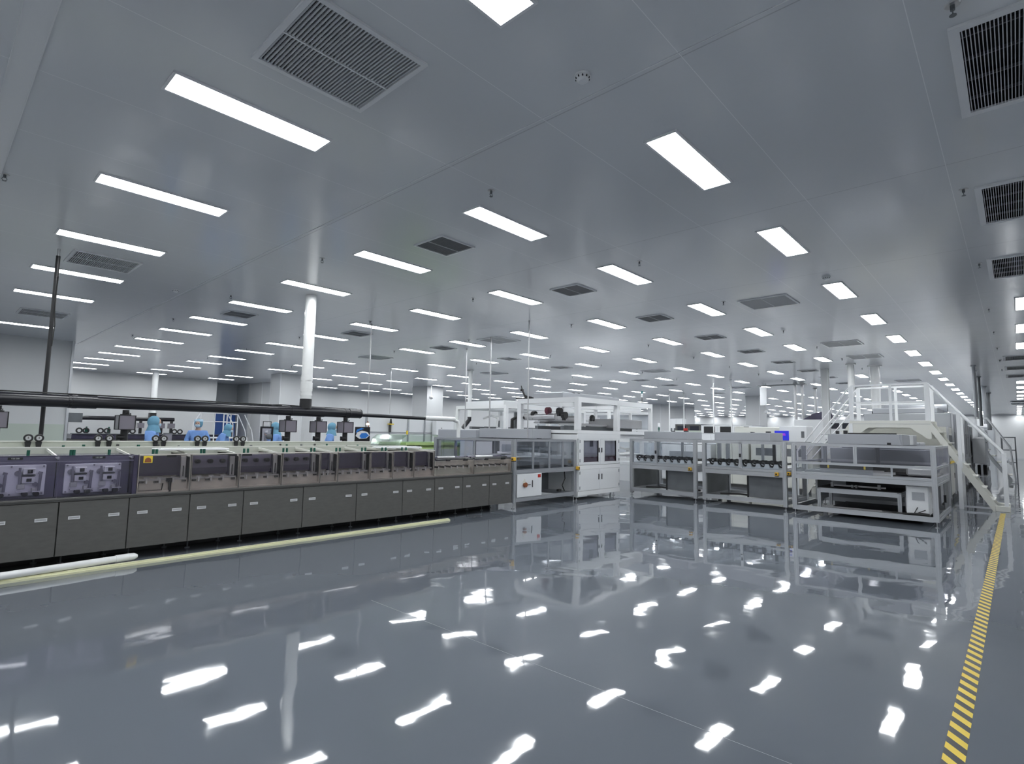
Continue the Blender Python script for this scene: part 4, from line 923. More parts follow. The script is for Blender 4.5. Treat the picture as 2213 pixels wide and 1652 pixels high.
def open_frame(name, lab, x0, x1, y0, y1, z0, z1, zbase, zm):
    t = thing(name, lab, 'machine', (x0, y0, 0)); W, D = x1-x0, y1-y0; q = .05
    for x in (q, W/2, W-q):
        for y in (q, D-q): bx('post', 'whitegloss', t, x-q, x+q, y-q, y+q, zbase, z1-.1)
    MB().box(0, W, 0, .1, z1-.1, z1).box(0, W, D-.1, D, z1-.1, z1).box(0, .1, .1, D-.1, z1-.1, z1).box(W-.1, W, .1, D-.1, z1-.1, z1).build('top_frame', 'whitegloss', t)
    MB().box(0, W, 0, .08, z0-.08, z0).box(0, W, D-.08, D, z0-.08, z0).box(0, .08, .08, D-.08, z0-.08, z0).build('deck_frame', 'whitegloss', t)
    bx('top_box', 'white', t, .15, W-.4, .25, D-.25, z1, z1+.14, b=.01); bx('body', 'white', t, .12, W-.12, .12, D-.12, 0, zbase+.02)
    MB().box(.2, W-.2, D*.45, D*.5, z0+.03, z0+.11).box(.2, W-.2, D*.75, D*.8, z0+.03, z0+.11).build('rail', 'panelgrey', t)
    MB().tube([(.3, D*.3, z0+.1), (.35, D*.3, zm), (.5, D*.5, zm+.08), (.6, D*.7, zm)], .03, 8).build('hose', 'pvc', t, True)
    MB().box(.5, .7, D*.3, D*.4, z0, z1-.3).build('column', 'white', t); bx('column_slot', 'panelgrey', t, .49, .5, D*.33, D*.36, z0+.1, z1-.45)
    bx('cover_panel', 'glass', t, W-.02, W-.012, .1, D-.1, z0, z1-.1); bx('inner_frame', 'panelgrey', t, W*.62, W*.68, D-.3, D-.24, z0, z1-.1)
    return t
# second machine of the same kind in the next line
open_frame('white_machine', 'second white open-framed machine standing behind and left of the first', 11.6, 15.6, 10.9, 13.1, 1.58, 2.33, 1.4, 1.95)
open_frame('white_machine', 'white open-framed machine seen through the first machine frame', 18.2, 21.5, 11.6, 14.6, 1.75, 2.5, 1.6, 2.0)
open_frame('white_machine', 'pale open-framed machine low behind the first bracket conveyor', 16.0, 18.0, 8.95, 11.2, .75, 1.38, .5, 1.0)
# green-based etching machine
t = thing('green_machine', 'pale machine with lime green base and curved clear hood', 'machine', (9.75, 13.15, 0))
bx('base', 'limegreen', t, 0, 2.3, 0, 1.6, 0, 1.02); bx('worktop', 'limegreen', t, -.02, 2.32, -.03, 1.6, 1.10, 1.17); bx('middle', 'limegreen', t, .05, 2.25, .1, 1.5, 1.02, 1.10)
bx('front_panel', 'palegreen', t, .55, 1.1, -.012, 0, .1, .98); bx('front_panel', 'palegreen', t, 1.35, 2.0, -.012, 0, .1, .98)
MB().prism([(-.25, .2), (-.25, 1.1), (-.18, 1.28), (0, 1.40), (.9, 1.42), (2.3, 1.38), (2.3, 1.36), (.9, 1.40), (.02, 1.38), (-.15, 1.26), (-.22, 1.1), (-.22, .2)], 0, 1.5, 'y').build('hood', 'greenglass', t)
bx('hood_pane', 'greenglass', t, -.15, .95, -.02, -.012, 1.17, 1.38); bx('hood_pane', 'greenglass', t, 1.2, 2.2, -.02, -.012, 1.17, 1.36)
bx('pillar_cover', 'palegreen', t, 1.12, 1.30, -.04, .1, 0, 1.38); bx('end_cabinet', 'white', t, 2.32, 2.9, 0, 1.5, 0, 1.28); bx('valve_block', 'rubber', t, .05, .5, -.03, 0, .98, 1.08)
MB().cyl((.25, .3, 1.41), (.25, .3, 1.44), .03, n=12).cyl((.25, .3, 1.44), (.25, .3, 1.52), .03, n=12).build('beacon', 'signyellow', t, True)
# pale cabinets between the loader and the green machine
box_machine('pale_cabinet', 'pale grey cabinet behind the clear panels of the loader frame', 'cabinet', 12.75, 13.9, 13.3, 14.6, 1.3, 'palegreen', 2, 'y')
# white partition with rails
t = thing('partition_wall', 'white panelled partition behind the thin black pipe', 'partition', (10.4, 20.0, 0))
bx('panels', 'white', t, 0, 7.2, 0, .05, 0, 2.12); bx('top_rail', 'alugrey', t, 0, 7.2, -.02, .07, 2.12, 2.16)
for x in (2.35, 4.5, 5.42): bx('post', 'alugrey', t, x-.035, x+.035, -.05, 0, 0, 2.1)
bx('mid_rail', 'alugrey', t, 2.35, 6.2, -.03, 0, 1.43, 1.47); bx('lower_post', 'alugrey', t, 3.48, 3.54, -.04, 0, 0, 1.45)
MB().box(1.25, 1.6, -.01, 0, 1.62, 1.72).box(1.25, 1.6, -.01, 0, 1.78, 1.84).build('notice', 'alugrey', t)
t = thing('switch_panel', 'white wall box with three small switches left of the pillar risers', 'switch box', (16.2, 19.6, 0))
bx('case', 'white', t, 0, .55, 0, .3, 0, 2.05); bx('switch', 'cabframe', t, .28, .34, -.01, 0, 1.66, 1.69); bx('switch', 'cabframe', t, .28, .34, -.01, 0, 1.56, 1.59); bx('switch', 'brown', t, .28, .34, -.01, 0, 1.48, 1.52)
t = thing('warning_lamp', 'small yellow and black beacon on the partition rail', 'beacon', (13.9, 19.88, 1.45)); 
bx('bracket', 'cabframe', t, -.02, .02, -.02, .12, .0, .33); MB().box(-.11, .11, -.08, .08, .33, .37).build('base', 'signyellow', t); MB().cyl((0, 0, .37), (0, 0, .58), .06, .03, 14).build('horn', 'rubber', t, True)
# control cabinets further away
t = box_machine('control_cabinet', 'tall white control cabinet with four small dark vents', 'cabinet', 35, 35.6, 16.55, 17.5, 2.7, 'white', 2, 'x')
for i in range(4): bx('vent', 'panelgrey', t, -.012, 0, .09+i*.22, .09+i*.22+.11, 1.82, 2.05)
t = box_machine('wide_screen_oven', 'long black-fronted machine in the middle distance', 'machine', 30, 32, 10.3, 13.1, 2.14, 'whitegloss', 3, 'x', ('black', 1.5, 2.08))
t = box_machine('dark_machine', 'dark blue-grey machine left of the long black-fronted one', 'machine', 30.5, 32, 13.3, 14.9, 2.2, 'cabframe', 2, 'x', ('darkglass', 1.8, 2.1)); bx('base_cover', 'palegreen', t, -.02, 0, 0, 1.6, 1.6, 1.85)
box_machine('white_bench', 'long low white machine line across the middle distance', 'machine', 26, 27.5, 9.5, 17.5, 1.66, 'white', 6, 'x')
for i, (y, h) in enumerate(((13.6, 2.35), (14.9, 2.25))):
    t = thing('signal_tower', '%s slim signal tower on the long low white machine' % ['white-headed', 'green'][i], 'signal light', (26.4, y+.2, 1.68), group='signal towers')
    MB().cyl((0, 0, 0), (0, 0, .3), .025, n=8).cyl((0, 0, .14), (0, 0, .24), .045, n=10).build('pole', 'green', t, True); MB().cyl((0, 0, .3), (0, 0, .5 if i == 0 else .36), .07, n=12).build('head', 'whitegloss', t, True)
t = thing('red_button_box', 'pale box with a red button on the long low white machine', 'switch box', (25.6, 11.9, 0)); bx('case', 'white', t, 0, .3, 0, 1.2, 0, 1.75); MB().cyl((.1, .1, 1.75), (.1, .1, 1.9), .1, n=14).build('button', 'red', t, True)
# cream cabinets right behind the bracket conveyors
t = box_machine('cream_cabinet', 'cream machine cabinet seen through the left half of the second conveyor', 'cabinet', 17, 18.6, 5.95, 6.95, 1.36, 'cream', 2, 'x')
t = box_machine('cream_cabinet', 'cream machine cabinet with a grey window seen at the right of the second conveyor', 'cabinet', 17, 18.6, 4.2, 5.9, 1.36, 'cream', 2, 'x', ('panelgrey', .98, 1.2))
t = thing('cream_hood', 'long cream hood showing above the second conveyor hood', 'hood', (18.7, 5.1, 0)); bx('housing', 'cream', t, 0, .8, 0, 1.9, 1.3, 1.84, b=.01); bx('step', 'cream', t, -.02, .3, 1.7, 1.85, 1.84, 1.87); bx('stand', 'cream', t, .05, .75, .05, 1.85, 0, 1.3)
t = box_machine('white_processor', 'white and grey process machine seen through the first conveyor', 'machine', 17, 18.5, 7.1, 8.8, 1.25, 'white', 2, 'x')
MB().box(-.03, 0, .2, 1.4, .78, 1.02).build('grey_cover', 'alugrey', t); bx('dark_opening', 'black', t, -.03, 0, .2, 1.1, .42, .62)
t = thing('operator_panel', 'white cabinet with a blue screen showing red lines', 'control panel', (16.96, 4.35, 0.02))
bx('cabinet', 'white', t, .02, .7, 0, .72, 1.38, 1.83, b=.01); bx('column', 'white', t, .1, .6, .05, .65, 1.36, 1.38); bx('vent', 'panelgrey', t, .01, .02, .06, .14, 1.5, 1.68)
sc = bx('screen', 'screen', t, -.02, .0, .46, .84, 1.42, 1.69); bx('screen_housing', 'white', t, 0, .02, .45, .85, 1.41, 1.70)
MB().box(-.023, -.02, .55, .64, 1.60, 1.608).box(-.023, -.02, .54, .62, 1.565, 1.573).build('red_lines', 'screenred', sc)
# white machine with dark windows behind the bridge
t = thing('window_machine', 'white machine with three dark windows left behind the bridge', 'machine', (24, 3.4, 0))
bx('body', 'white', t, 0, 2, 0, 3.2, .1, 2.25, b=.01); bx('plinth', 'cabframe', t, .05, 1.95, .05, 3.15, 0, .1)
for a, b in ((.3, .95), (1.05, 1.5), (1.6, 1.95)): bx('window', 'darkglass', t, -.01, 0, a, b, 1.9, 2.12)
MB().prism([(5.2-3.4, 2.26), (6.3-3.4, 2.26), (5.9-3.4, 2.5), (5.35-3.4, 2.62), (5.25-3.4, 2.45)], .1, .6, 'x').build('hood', 'violetdark', t); bx('hood_frame', 'white', t, .05, .1, 2.0, 2.2, 2.25, 2.42)
# rounded machines around the left stair
t = box_machine('white_pod', 'white cabinet behind the left stair of the bridge', 'cabinet', 17.6, 18.4, 3.45, 4.15, 1.62, 'white', 1, 'x', ('alugrey', 1.3, 1.5))
# the line that passes below the bridge
L2 = [(14.6, 15.8, 1.72, 'alugrey'), (17.1, 18.6, 1.85, 'cream'), (18.65, 20.6, 2.25, 'alugrey'), (20.7, 22.9, 2.1, 'panelgrey'), (23.0, 25.2, 2.28, 'cream'), (25.3, 27.8, 2.05, 'alugrey'), (31, 34, 2.2, 'white'), (34.1, 38, 2.0, 'alugrey'), (38.1, 43, 2.2, 'white')]
LN = ['first grey module of the line under the bridge', 'cream module of the line right behind the bridge platform', 'tall grey module of the line beyond the bridge stair', 'dark grey module of the line beyond the bridge stair', 'tall cream module beyond the dark grey one', 'pale grey module before the second stair', 'white module just beyond the second stair', 'low grey module far down the line', 'last white module far down the line']
for (a, b, h, m), lab in zip(L2, LN):
    t = thing('line_module', lab, 'machine', (a, 1.25, 0), group='modules of the line under the bridge'); W = b-a; h0 = h if a > 17 else 1.3
    bx('body', m, t, 0, W, .02, 2.0, .14, h0, b=.012); bx('plinth', 'cabframe', t, .04, W-.04, .06, 1.95, 0, .14); bx('hood', 'hoodgrey' if m != 'cream' else 'cream', t, .15, W-.15, .3, 1.8, h0, h0+.16, b=.02)
    n = max(1, int(W/.9))
    for i in range(n):
        p0, p1 = .05+(W-.1)*i/n, .05+(W-.1)*(i+1)/n-.02
        d = bx('door', m, t, p0, p1, 0, .02, .2, min(.95, h0-.2), b=.004); bx('handle', 'black', d, p1-.08, p1-.05, -.012, 0, .55, .68)
        if h0 > 1.4: bx('window', 'darkglass' if i % 2 else 'panelgrey', t, p0+.05, p1-.05, .005, .02, 1.08, min(h0-.2, 1.75))
        bx('frame_post', 'alu', t, p0-.02, p0+.03, -.02, .02, .12, h0)
    bx('kick_bar', 'signyellow' if m == 'cream' and a < 18 else 'alu', t, .05, W-.05, -.03, 0, .95, 1.0)
    bx('opening', 'black', t, -.01, 0, .3, 1.7, .35, .8)
t = thing('exhaust_hood', 'long grey exhaust cylinder lying behind the bridge rails', 'duct', (22.4, 1.3, 0)); MB().cyl((0, 0.3, 2.55), (0, 2.0, 2.55), .14, n=18).build('cylinder', 'hoodgrey', t, True)
for y in (.5, 1.8): bx('saddle', 'alugrey', t, -.05, .05, y-.03, y+.03, 2.26, 2.42)
# white control cabinet and trolley beside the aisle
t = thing('hanging_cabinet', 'white wall-mounted style cabinet beside the second stair', 'cabinet', (25.9, .75, 0))
bx('case', 'white', t, 0, 2.1, .1, .45, .72, 1.62, b=.01); bx('lid', 'whitegloss', t, .1, 1.0, .12, .4, 1.62, 1.68); bx('lock', 'black', t, .75, .82, .09, .1, 1.45, 1.5)
for x in (.1, 2.0): bx('leg', 'alu', t, x-.03, x+.03, .2, .26, 0, .72)
bx('shelf', 'white', t, 0, 2.1, .1, .45, .25, .28); bx('crate', 'rubber', t, 1.2, 1.9, .14, .4, .28, .62)
# second stair further down
t = thing('far_stair', 'second white stair with thin handrails farther down the aisle', 'stair', (28.6, 0, 0))
for x in (0, 1.4):
    MB().tube([(x, 1.15, 2.45), (x, .85, 2.45), (x, .22, 1.30), (x, .12, .02)], .028, 8).tube([(x, 1.1, 2.1), (x, .22, .62)], .022, 8).build('handrail', 'white', t, True)
    MB().prism([(1.2, 1.55), (.2, .0), (.3, .0), (1.2, 1.40)], x-.02, x+.02, 'x').build('stringer', 'white', t)
for i in range(6): bx('tread', 'cream', t, .02, 1.38, .2+i*.155, .32+i*.155, .22+i*.24, .25+i*.24)
bx('platform', 'white', t, 0, 1.4, 1.1, 3.4, 1.55, 1.62)
for y in (1.15, 3.3): bx('post', 'white', t, -.03, .03, y, y+.06, 0, 2.45)
bx('rail_top', 'white', t, -.03, .03, 1.15, 3.36, 2.42, 2.48)
t = thing('tall_trolley', 'tall grey metal trolley standing in the aisle by the far end', 'trolley', (36, .05, 0))
for x in (0, 1.2):
    for y in (0, .5): bx('leg', 'panelgrey', t, x, x+.05, y, y+.05, 0, 1.75)
MB().box(0, 1.25, 0, .55, .5, .54).box(0, 1.25, 0, .55, 1.1, 1.14).box(0, 1.25, 0, .55, 1.72, 1.76).build('shelf', 'panelgrey', t); bx('sign', 'white', t, -.01, 0, .15, .4, 1.2, 1.5)
# ducts and cables rising from the line
for x, y, r, z0, lab, m, h in ((20.85, 3.95, .10, 2.9, 'left one of the two white riser pipes above the bridge', 'pvc', 0), (21.75, 3.42, .14, 2.45, 'thick white riser pipe with a black hose above the bridge', 'pvc', .5),
        (14.9, 16.0, .085, 2.12, 'white riser pipe with a dark bent hose behind the second white machine', 'pvc', -.25),
        (23.4, .95, .045, 2.3, 'nearest of the grey pipes rising by the aisle', 'alugrey', 0), (25.2, .98, .035, 2.3, 'second of the grey pipes rising by the aisle', 'satin', 0), (27.6, .98, .05, 2.1, 'third of the grey pipes rising by the aisle', 'panelgrey', 0), (32.4, 1.0, .07, 2.3, 'fourth of the grey pipes rising by the aisle', 'alugrey', 0), (37, 1.0, .09, 2.1, 'farthest of the grey pipes rising by the aisle', 'panelgrey', 0),
        (26.8, 7.28, .06, 1.6, 'left pole of the three under the hanging tray', 'satin', 0), (26.9, 7.02, .06, 1.6, 'middle pole of the three under the hanging tray', 'satin', 0), (30.0, 7.25, .06, 1.6, 'right pole of the three under the hanging tray', 'satin', 0),
        (7.06, 11.02, .013, 1.62, 'thin grey rod hanging beside the end of the black duct', 'satin', 0), (13.0, 18.7, .018, 2.2, 'thin rod hanging before the white partition', 'satin', 0), (10.0, 9.98, .018, 1.62, 'thin steel rod rising at the left of the white machine', 'satin', 0), (9.05, 7.85, .014, 1.40, 'thin steel rod rising from the loader frame', 'satin', 0),
        (11.0, 12.0, .016, 1.3, 'thin steel rod beside the bent dark hose', 'satin', 0),
        (29.6, 14.8, .035, 1.7, 'white pole in front of the tall control cabinet', 'pvc', 0), (30.0, 14.1, .03, 1.7, 'thin white pole right of the tall control cabinet', 'pvc', 0), (27.9, 11.5, .03, 1.7, 'thin white pole before the long black-fronted machine', 'pvc', 0), (24.0, 9.1, .035, 1.4, 'thin white pole above the second conveyor hood', 'pvc', 0)):
    riser(x, y, r, z0, lab, m, h)
t = thing('hanging_board', 'blank white board hanging from the ceiling beyond the conveyors', 'board', (26.0, 8.41, 0))
bx('board', 'white', t, 0, .04, -.14, .14, 2.97, 3.80); MB().cyl((.02, .0, 3.8), (.02, .0, CEIL), .01, n=6).build('hanger', 'satin', t)
t = thing('cable_tray', 'dark cable tray hanging below the far ceiling', 'cable tray', (26.15, 7.0, 3.9)); bx('tray', 'panelgrey', t, 0, .4, -.3, 1.7, -.03, .0); MB().cyl((.2, 0, 0), (.2, 0, .1), .015, n=6).build('hanger', 'satin', t); MB().cyl((.2, 1.4, 0), (.2, 1.4, .1), .015, n=6).build('hanger', 'satin', t)
for x, y, z, lab in ((35.6-1.45, 10.9, 3.05, 'small white ceiling camera beside the hanging board'), (18.75, 23.2, 3.35, 'small white camera on the far white pillar')):
    t = thing('security_camera', lab, 'camera', (x, y, z)); MB().sphere((0, 0, 0), .11, 14).build('dome', 'whitegloss', t, True); MB().cyl((0, 0, .08), (0, 0, CEIL-z), .02, n=8).build('stem', 'white', t, True)
t = thing('bright_clamp', 'small reflective clamp with a glowing glint at the lower end of the thin rod', 'lamp', (7.04, 10.97, 1.6)); MB().sphere((-.02, -.03, .05), .035, 12, (1.2, 1, .8)).build('glint', 'clampglint', t, True); MB().tube([(0, 0, .12), (.01, -.02, .0), (-.01, -.01, -.12), (0, 0, -.2)], .010, 8).build('clip', 'brown', t, True)  # no light source: the clamp's reflection is put in as a glowing blob
MB().cyl((0, 0, -1.6), (0, 0, -.2), .012, n=8).build('stand', 'cabframe', t)
# monitor showing a blue and white picture
t = thing('blue_monitor', 'black-framed monitor with a blue and white picture right of the last inspection box', 'monitor', (6.50, 10.62, 0), rz=-math.radians(38))
bx('housing', 'black', t, -.0, .32, 0, .04, 1.22, 1.58, b=.008); MB().box(.13, .19, .01, .05, .1, 1.22).box(.0, .32, -.1, .2, 0, .02).cyl((.16, .03, .02), (.16, .03, .12), .03, n=10).build('stand', 'black', t)
s_ = MB().prism([(.02, 1.38), (.05, 1.46), (.15, 1.50), (.27, 1.47), (.32, 1.40), (.25, 1.33), (.1, 1.32)], -.008, 0, 'y').build('white_shape', 'whitegloss', t); MB().prism([(.10, 1.38), (.14, 1.44), (.24, 1.45), (.30, 1.40), (.24, 1.34), (.14, 1.33)], -.012, -.008, 'y').build('blue_shape', 'blue', s_); MB().prism([(.02, 1.44), (.04, 1.52), (.14, 1.56), (.2, 1.54), (.1, 1.5)], -.006, 0, 'y').build('blue_shape', 'blue', t)
# dark framed stand with blue behind it
t = thing('framed_stand', 'black-framed stand with a small open frame on top', 'stand', (5.06, 12.0, 0))
MB().box(0, .03, 0, .04, 0, 1.55).box(.24, .27, 0, .04, 0, 1.55).box(.03, .24, 0, .04, 1.51, 1.55).box(.03, .24, 0, .04, .9, .95).build('frame', 'ductblack', t); bx('panel', 'glasstint', t, .03, .24, .01, .02, .95, 1.51)
MB().box(.04, .05, 0, .02, 1.55, 1.66).box(.21, .22, 0, .02, 1.55, 1.66).box(.04, .22, 0, .02, 1.65, 1.665).build('top_frame', 'cabframe', t); MB().sphere((.2, .03, 1.33), .08, 12, (1, .5, .8)).build('bag', 'panelgrey', t, True)

# far wet bench line
t = thing('far_bench', 'second dark wet bench line far behind the workers', 'bench', (4.2, 27.6, 0))
bx('body', 'cabframe', t, 0, 5.6, 0, 1.4, .1, .95); bx('upper', 'violetdark', t, .05, 5.5, .05, 1.2, .95, 1.16, b=.02); bx('rim', 'panelgrey', t, 0, 5.6, -.02, .1, 1.16, 1.19); bx('plinth', 'black', t, .1, 5.5, .1, 1.3, 0, .1)
for x in (.3, 1.0, 1.9, 3.7): MB().torus((x, .2, 1.30), .09, .03, 'y', 14, 6).torus((x+.22, .2, 1.30), .09, .03, 'y', 14, 6).build('gauge', 'black', t, True)
t = thing('far_duct', 'black exhaust duct over the far wet bench line', 'duct', (4.2, 28.5, 1.84)); MB().cyl((0, 0, -.02), (3.85, 0, .0), .085, n=16).build('main_pipe', 'ductblack', t, True); bx('collar', 'black', t, 2.85, 3.1, -.12, .12, .06, .28)
for x in (1.9, 2.55, 3.35, 3.75): bx('drop_box', 'boxviolet', t, x-.12, x+.12, -.12, .12, -.40, -.18); bx('drop_stem', 'black', t, x-.05, x+.05, -.05, .05, -.65, -.0)
riser(7.18, 28.5, .13, 2.12, 'white riser pipe rising from the far black duct')
for i, x in enumerate((4.75, 5.5)):
    t = thing('green_bottle', 'small green bottle standing on the far wet bench, %s one' % ['left', 'right'][i], 'bottle', (x, 27.9, 1.162), group='green bottles'); MB().cyl((0, 0, 0), (0, 0, .22), .06, n=10).cyl((0, 0, .22), (0, 0, .30), .03, n=8).build('bottle', 'green', t, True)
t = thing('grey_bin', 'grey cylindrical bin beside the far bench', 'bin', (7.4, 26.9, 0)); MB().cyl((0, 0, 0), (0, 0, 1.2), .14, .16, 16).build('drum', 'pumpgrey', t, True); MB().cyl((0, 0, 1.2), (0, 0, 1.24), .17, n=16).build('lid', 'panelgrey', t, True)
t = thing('white_can', 'pale pedal bin beside the blue door', 'bin', (12.75, 29.3, 0)); MB().cyl((0, 0, 0), (0, 0, 1.3), .2, n=16).build('drum', 'alugrey', t, True); MB().sphere((0, 0, 1.3), .2, 14, (1, 1, .7), True).build('lid', 'whitegloss', t, True)
t = thing('brown_cabinet', 'narrow brown-grey steel post cabinet at the corner of the near left wall', 'cabinet', (3.05, 22.2, 0)); bx('case', 'panelgrey', t, 0, .25, 0, .3, 0, 1.85); bx('top', 'panelgrey', t, .25, .6, 0, .3, 1.6, 1.9)
# white mobile steps before the blue door
t = thing('mobile_steps', 'white steel platform steps standing before the blue door', 'steps', (8.1, 25.2, 0))
for x in (.0, .55, 1.05): bx('upright', 'white', t, x-.02, x+.02, -.02, .02, 0, 2.15)
for x in (1.35, 1.65, 1.95): bx('upright', 'white', t, x-.02, x+.02, 1.2, 1.24, 0, 2.15)
for q in ((0, 1.05, -.02, .02, 2.11, 2.15), (0, 1.05, -.02, .02, 1.75, 1.79), (1.35, 1.95, 1.2, 1.24, 2.11, 2.15), (1.35, 1.95, 1.2, 1.24, 1.75, 1.79)): bx('rail', 'white', t, *q)
for q in ([(0, 0, 2.13), (-.25, 0, 1.7), (-.3, 0, .9)], [(1.05, 0, 2.13), (1.3, 0, 1.7), (1.35, 0, .9)], [(1.95, 1.2, 2.13), (2.3, 1.2, 1.4), (2.45, 1.2, .6)], [(1.85, .2, 2.1), (2.2, .2, 1.4), (2.35, .2, .6)]): MB().tube(q, .02, 6).build('handrail', 'white', t, True)
bx('deck', 'white', t, 0, 1.95, 0, 1.2, 1.05, 1.1); MB().box(1.95, 2.2, .1, 1.1, .75, .8).box(2.2, 2.45, .1, 1.1, .4, .45).build('tread', 'white', t); bx('side_sheet', 'white', t, 1.35, 1.95, -.01, 0, .1, 1.05)
# small pads of clear plastic film on the floor
for i, (x, y) in enumerate(((6.85, 7.15), (9.35, 7.0))):
    t = thing('plastic_scrap', ['clear plastic film scrap on the floor beyond the yellow trunking', 'clear plastic film scrap on the floor under the loader frame'][i], 'plastic film', (x, y, 0), group='film scraps')
    mb = MB(); rr = random.Random(i)
    n = 7
    for a in range(n):
        for b in range(n): mb.v.append((a*.05-.15, b*.025-.08, .004+rr.random()*.02))
    for a in range(n-1):
        for b in range(n-1): mb.f.append((a*n+b, (a+1)*n+b, (a+1)*n+b+1, a*n+b+1))
    mb.build('film', 'film', t)

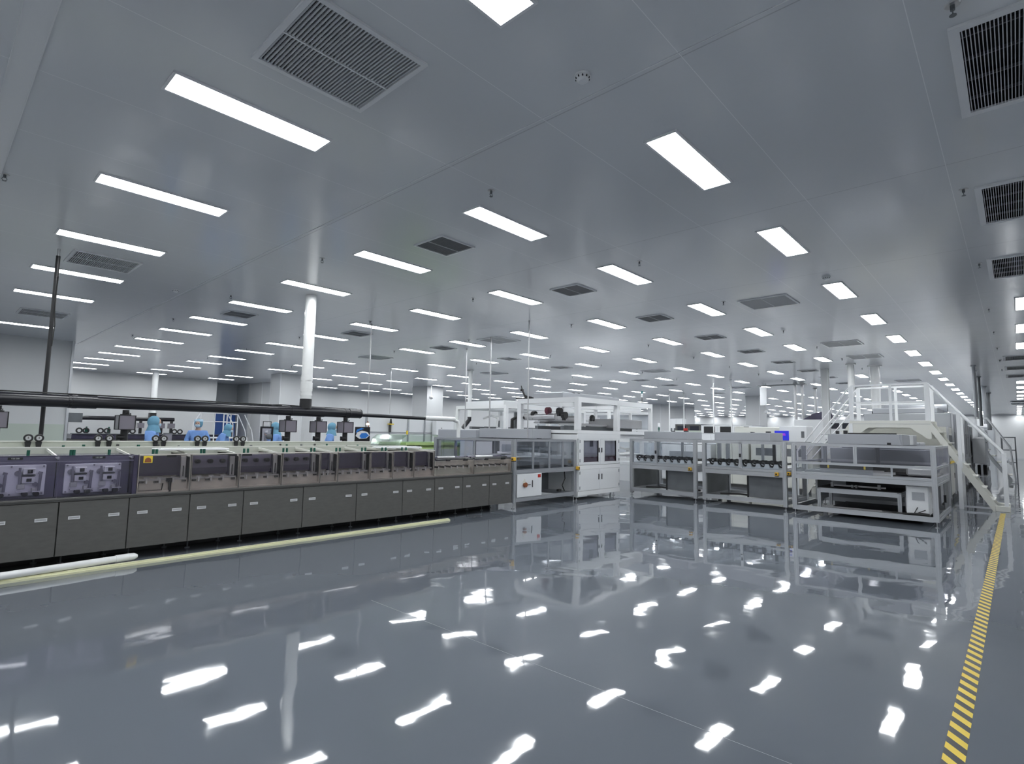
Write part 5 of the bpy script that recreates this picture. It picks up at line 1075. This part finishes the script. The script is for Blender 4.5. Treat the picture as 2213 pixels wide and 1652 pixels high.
# ------------------------------------------------------------------ people
def skinned(name, verts, edges, rad, m, parent, sub=2):
    me = bpy.data.meshes.new(name); me.from_pydata(verts, edges, []); o = bpy.data.objects.new(name, me); COL.objects.link(o)
    o.modifiers.new('skin', 'SKIN'); sv = me.skin_vertices[0].data
    for i, r in enumerate(rad): sv[i].radius = (r, r) if not isinstance(r, tuple) else r
    sv[0].use_root = True
    sb = o.modifiers.new('sub', 'SUBSURF'); sb.levels = sub; sb.render_levels = sub
    dg = bpy.context.evaluated_depsgraph_get(); dg.update(); me2 = bpy.data.meshes.new_from_object(o.evaluated_get(dg))
    bpy.data.objects.remove(o); me2.name = name; me2.materials.clear(); me2.materials.append(MATS[m])
    for p in me2.polygons: p.use_smooth = True
    o = bpy.data.objects.new(name, me2); COL.objects.link(o); o.parent = parent; return o
def person(lab, x, y, rz, s=1.0, bend=0.0, headturn=0.0, armL=None, armR=None, hood=True):
    p = thing('person', lab, 'person', (x, y, 0), rz=rz, group=None); p.scale = (s, s, s)
    def B(pt):   # lean forward about the hips
        dx, dy, dz = pt; dz -= .95
        if dz <= 0: return (dx, dy, dz+.95)
        c, sn = math.cos(bend), math.sin(bend); return (dx*c+dz*sn, dy, .95+dz*c-dx*sn)
    armL = armL or [(.02, .27, 1.15), (.20, .22, 1.02)]; armR = armR or [(.02, -.27, 1.15), (.20, -.22, 1.02)]
    V = [(0, 0, .95), (0, 0, 1.12), (0, 0, 1.32), (0, 0, 1.44), (.01, 0, 1.52), (.025, 0, 1.60), (.02, 0, 1.68)]
    E_ = [(0, 1), (1, 2), (2, 3), (3, 4), (4, 5), (5, 6)]; R_ = [.125, .12, .135, .075, .058, .088, .075]
    def chain(start, pts, rads, tr=True):
        k = start
        for q, r in zip(pts, rads):
            V.append(q); R_.append(r); E_.append((k, len(V)-1)); k = len(V)-1
        return k
    for sd, arm in ((1, armL), (-1, armR)):
        chain(0, [(0, sd*.10, .86), (.02, sd*.11, .48), (-.01, sd*.11, .10), (.12, sd*.12, .045)], [.095, .065, .045, .04])
        wr = chain(2, [(0, sd*.19, 1.37), arm[0], arm[1]], [.065, .05, .034])
        w0 = Vector(arm[1]); d = (w0-Vector(arm[0])).normalized(); n = Vector((0, sd, 0)); n = (n-d*n.dot(d)).normalized(); up = d.cross(n)
        palm = chain(wr, [tuple(w0+d*.06)], [.032]); root = len(V)-1
        for i, (o_, l) in enumerate(((-.027, .07), (-.009, .08), (.009, .076), (.027, .062))):
            a = Vector(V[root])+n*o_*1.2+d*.025; chain(root, [tuple(a), tuple(a+d*l*.5-up*.008), tuple(a+d*l*.9-up*.025)], [.010, .009, .007])
        a = w0+d*.025-n*.035; chain(wr, [tuple(a), tuple(a+d*.035-n*.012), tuple(a+d*.06-n*.01)], [.013, .010, .008])
    V2 = [B(v) for v in V]
    skinned('body', V2, E_, R_, 'skin', p, 1)
    # coverall over body, arms and legs
    V, E_, R_ = [(0, 0, .95), (0, 0, 1.12), (0, 0, 1.32), (0, 0, 1.445)], [(0, 1), (1, 2), (2, 3)], [.165, .158, .168, .095]
    for sd, arm in ((1, armL), (-1, armR)):
        chain(0, [(0, sd*.10, .86), (.02, sd*.11, .48), (-.01, sd*.11, .10)], [.125, .095, .072])
        chain(2, [(0, sd*.19, 1.37), arm[0], tuple(Vector(arm[0]).lerp(Vector(arm[1]), .95))], [.092, .075, .052])
    skinned('coverall', [B(v) for v in V], E_, R_, 'suit', p, 2)
    for sd in (1, -1): MB().sphere((.055, sd*.115, .055), .06, 12, (2.1, .85, .95)).build('shoe', 'glove', p, True)
    # head details, turned on the neck
    hc = Vector(B((.02, 0, 1.63))); hd = bpy.data.objects.new('head_cover', None)
    c, sn = math.cos(headturn), math.sin(headturn)
    def hp(mb_):
        out = []
        for v in mb_.v:
            q = Vector(v); q = Vector((q.x*c-q.y*sn, q.x*sn+q.y*c, q.z)); q = Matrix.Rotation(bend*.6, 3, 'Y') @ q; out.append(tuple(q+hc))
        mb_.v = out; return mb_
    h = MB().sphere((-.018, 0, .012), .125, 18, (1.0, .88, 1.10))
    if hood: h.cyl((-.01, 0, -.22), (-.012, 0, -.05), .15, .098, 18)
    hp(h).build('hood', 'suithood', p, True)
    hp(MB().sphere((.055, 0, .0), .088, 16, (.78, .78, 1.12))).build('face', 'skin', p, True)
    hp(MB().sphere((.082, 0, -.045), .068, 14, (.72, .95, .85))).build('mask', 'mask', p, True)
    hp(MB().sphere((.112, .030, .018), .011, 8).sphere((.112, -.030, .018), .011, 8)).build('eyes', 'hair', p, True)
    hp(MB().prism([(.115, .0), (.135, -.02), (.115, -.025)], -.01, .01, 'y')).build('nose', 'skin', p, True)
    if not hood: hp(MB().cyl((-.01, 0, .07), (-.01, 0, .13), .12, .105, 18)).build('cap', 'mask', p, True)
    return p
person('worker in light blue coverall and blue hood left of the white steps, facing right', 3.52, 14.0, math.radians(-25), .98, .06, .25)
person('worker in blue coverall with pale cap facing the bench before the white steps', 5.42, 17.0, math.radians(-110), .985, .05, -.2, hood=False)
person('worker in blue coverall leaning over beside the worker with the pale cap', 5.95, 17.0, math.radians(-35), .95, .42, .1, [(.15, .26, 1.12), (.38, .18, 1.15)], [(.15, -.26, 1.12), (.38, -.16, 1.15)])
person('worker in blue coverall and hood half hidden by the box left of the riser', 6.40, 14.0, math.radians(150), .95, .18, -.1, [(.1, .27, 1.15), (.22, .1, 1.40)], [(.1, -.27, 1.15), (.3, -.16, 1.1)])
person('worker in blue hood with bowed head between the two right inspection boxes', 7.74, 14.0, math.radians(-30), .965, .14, .0)
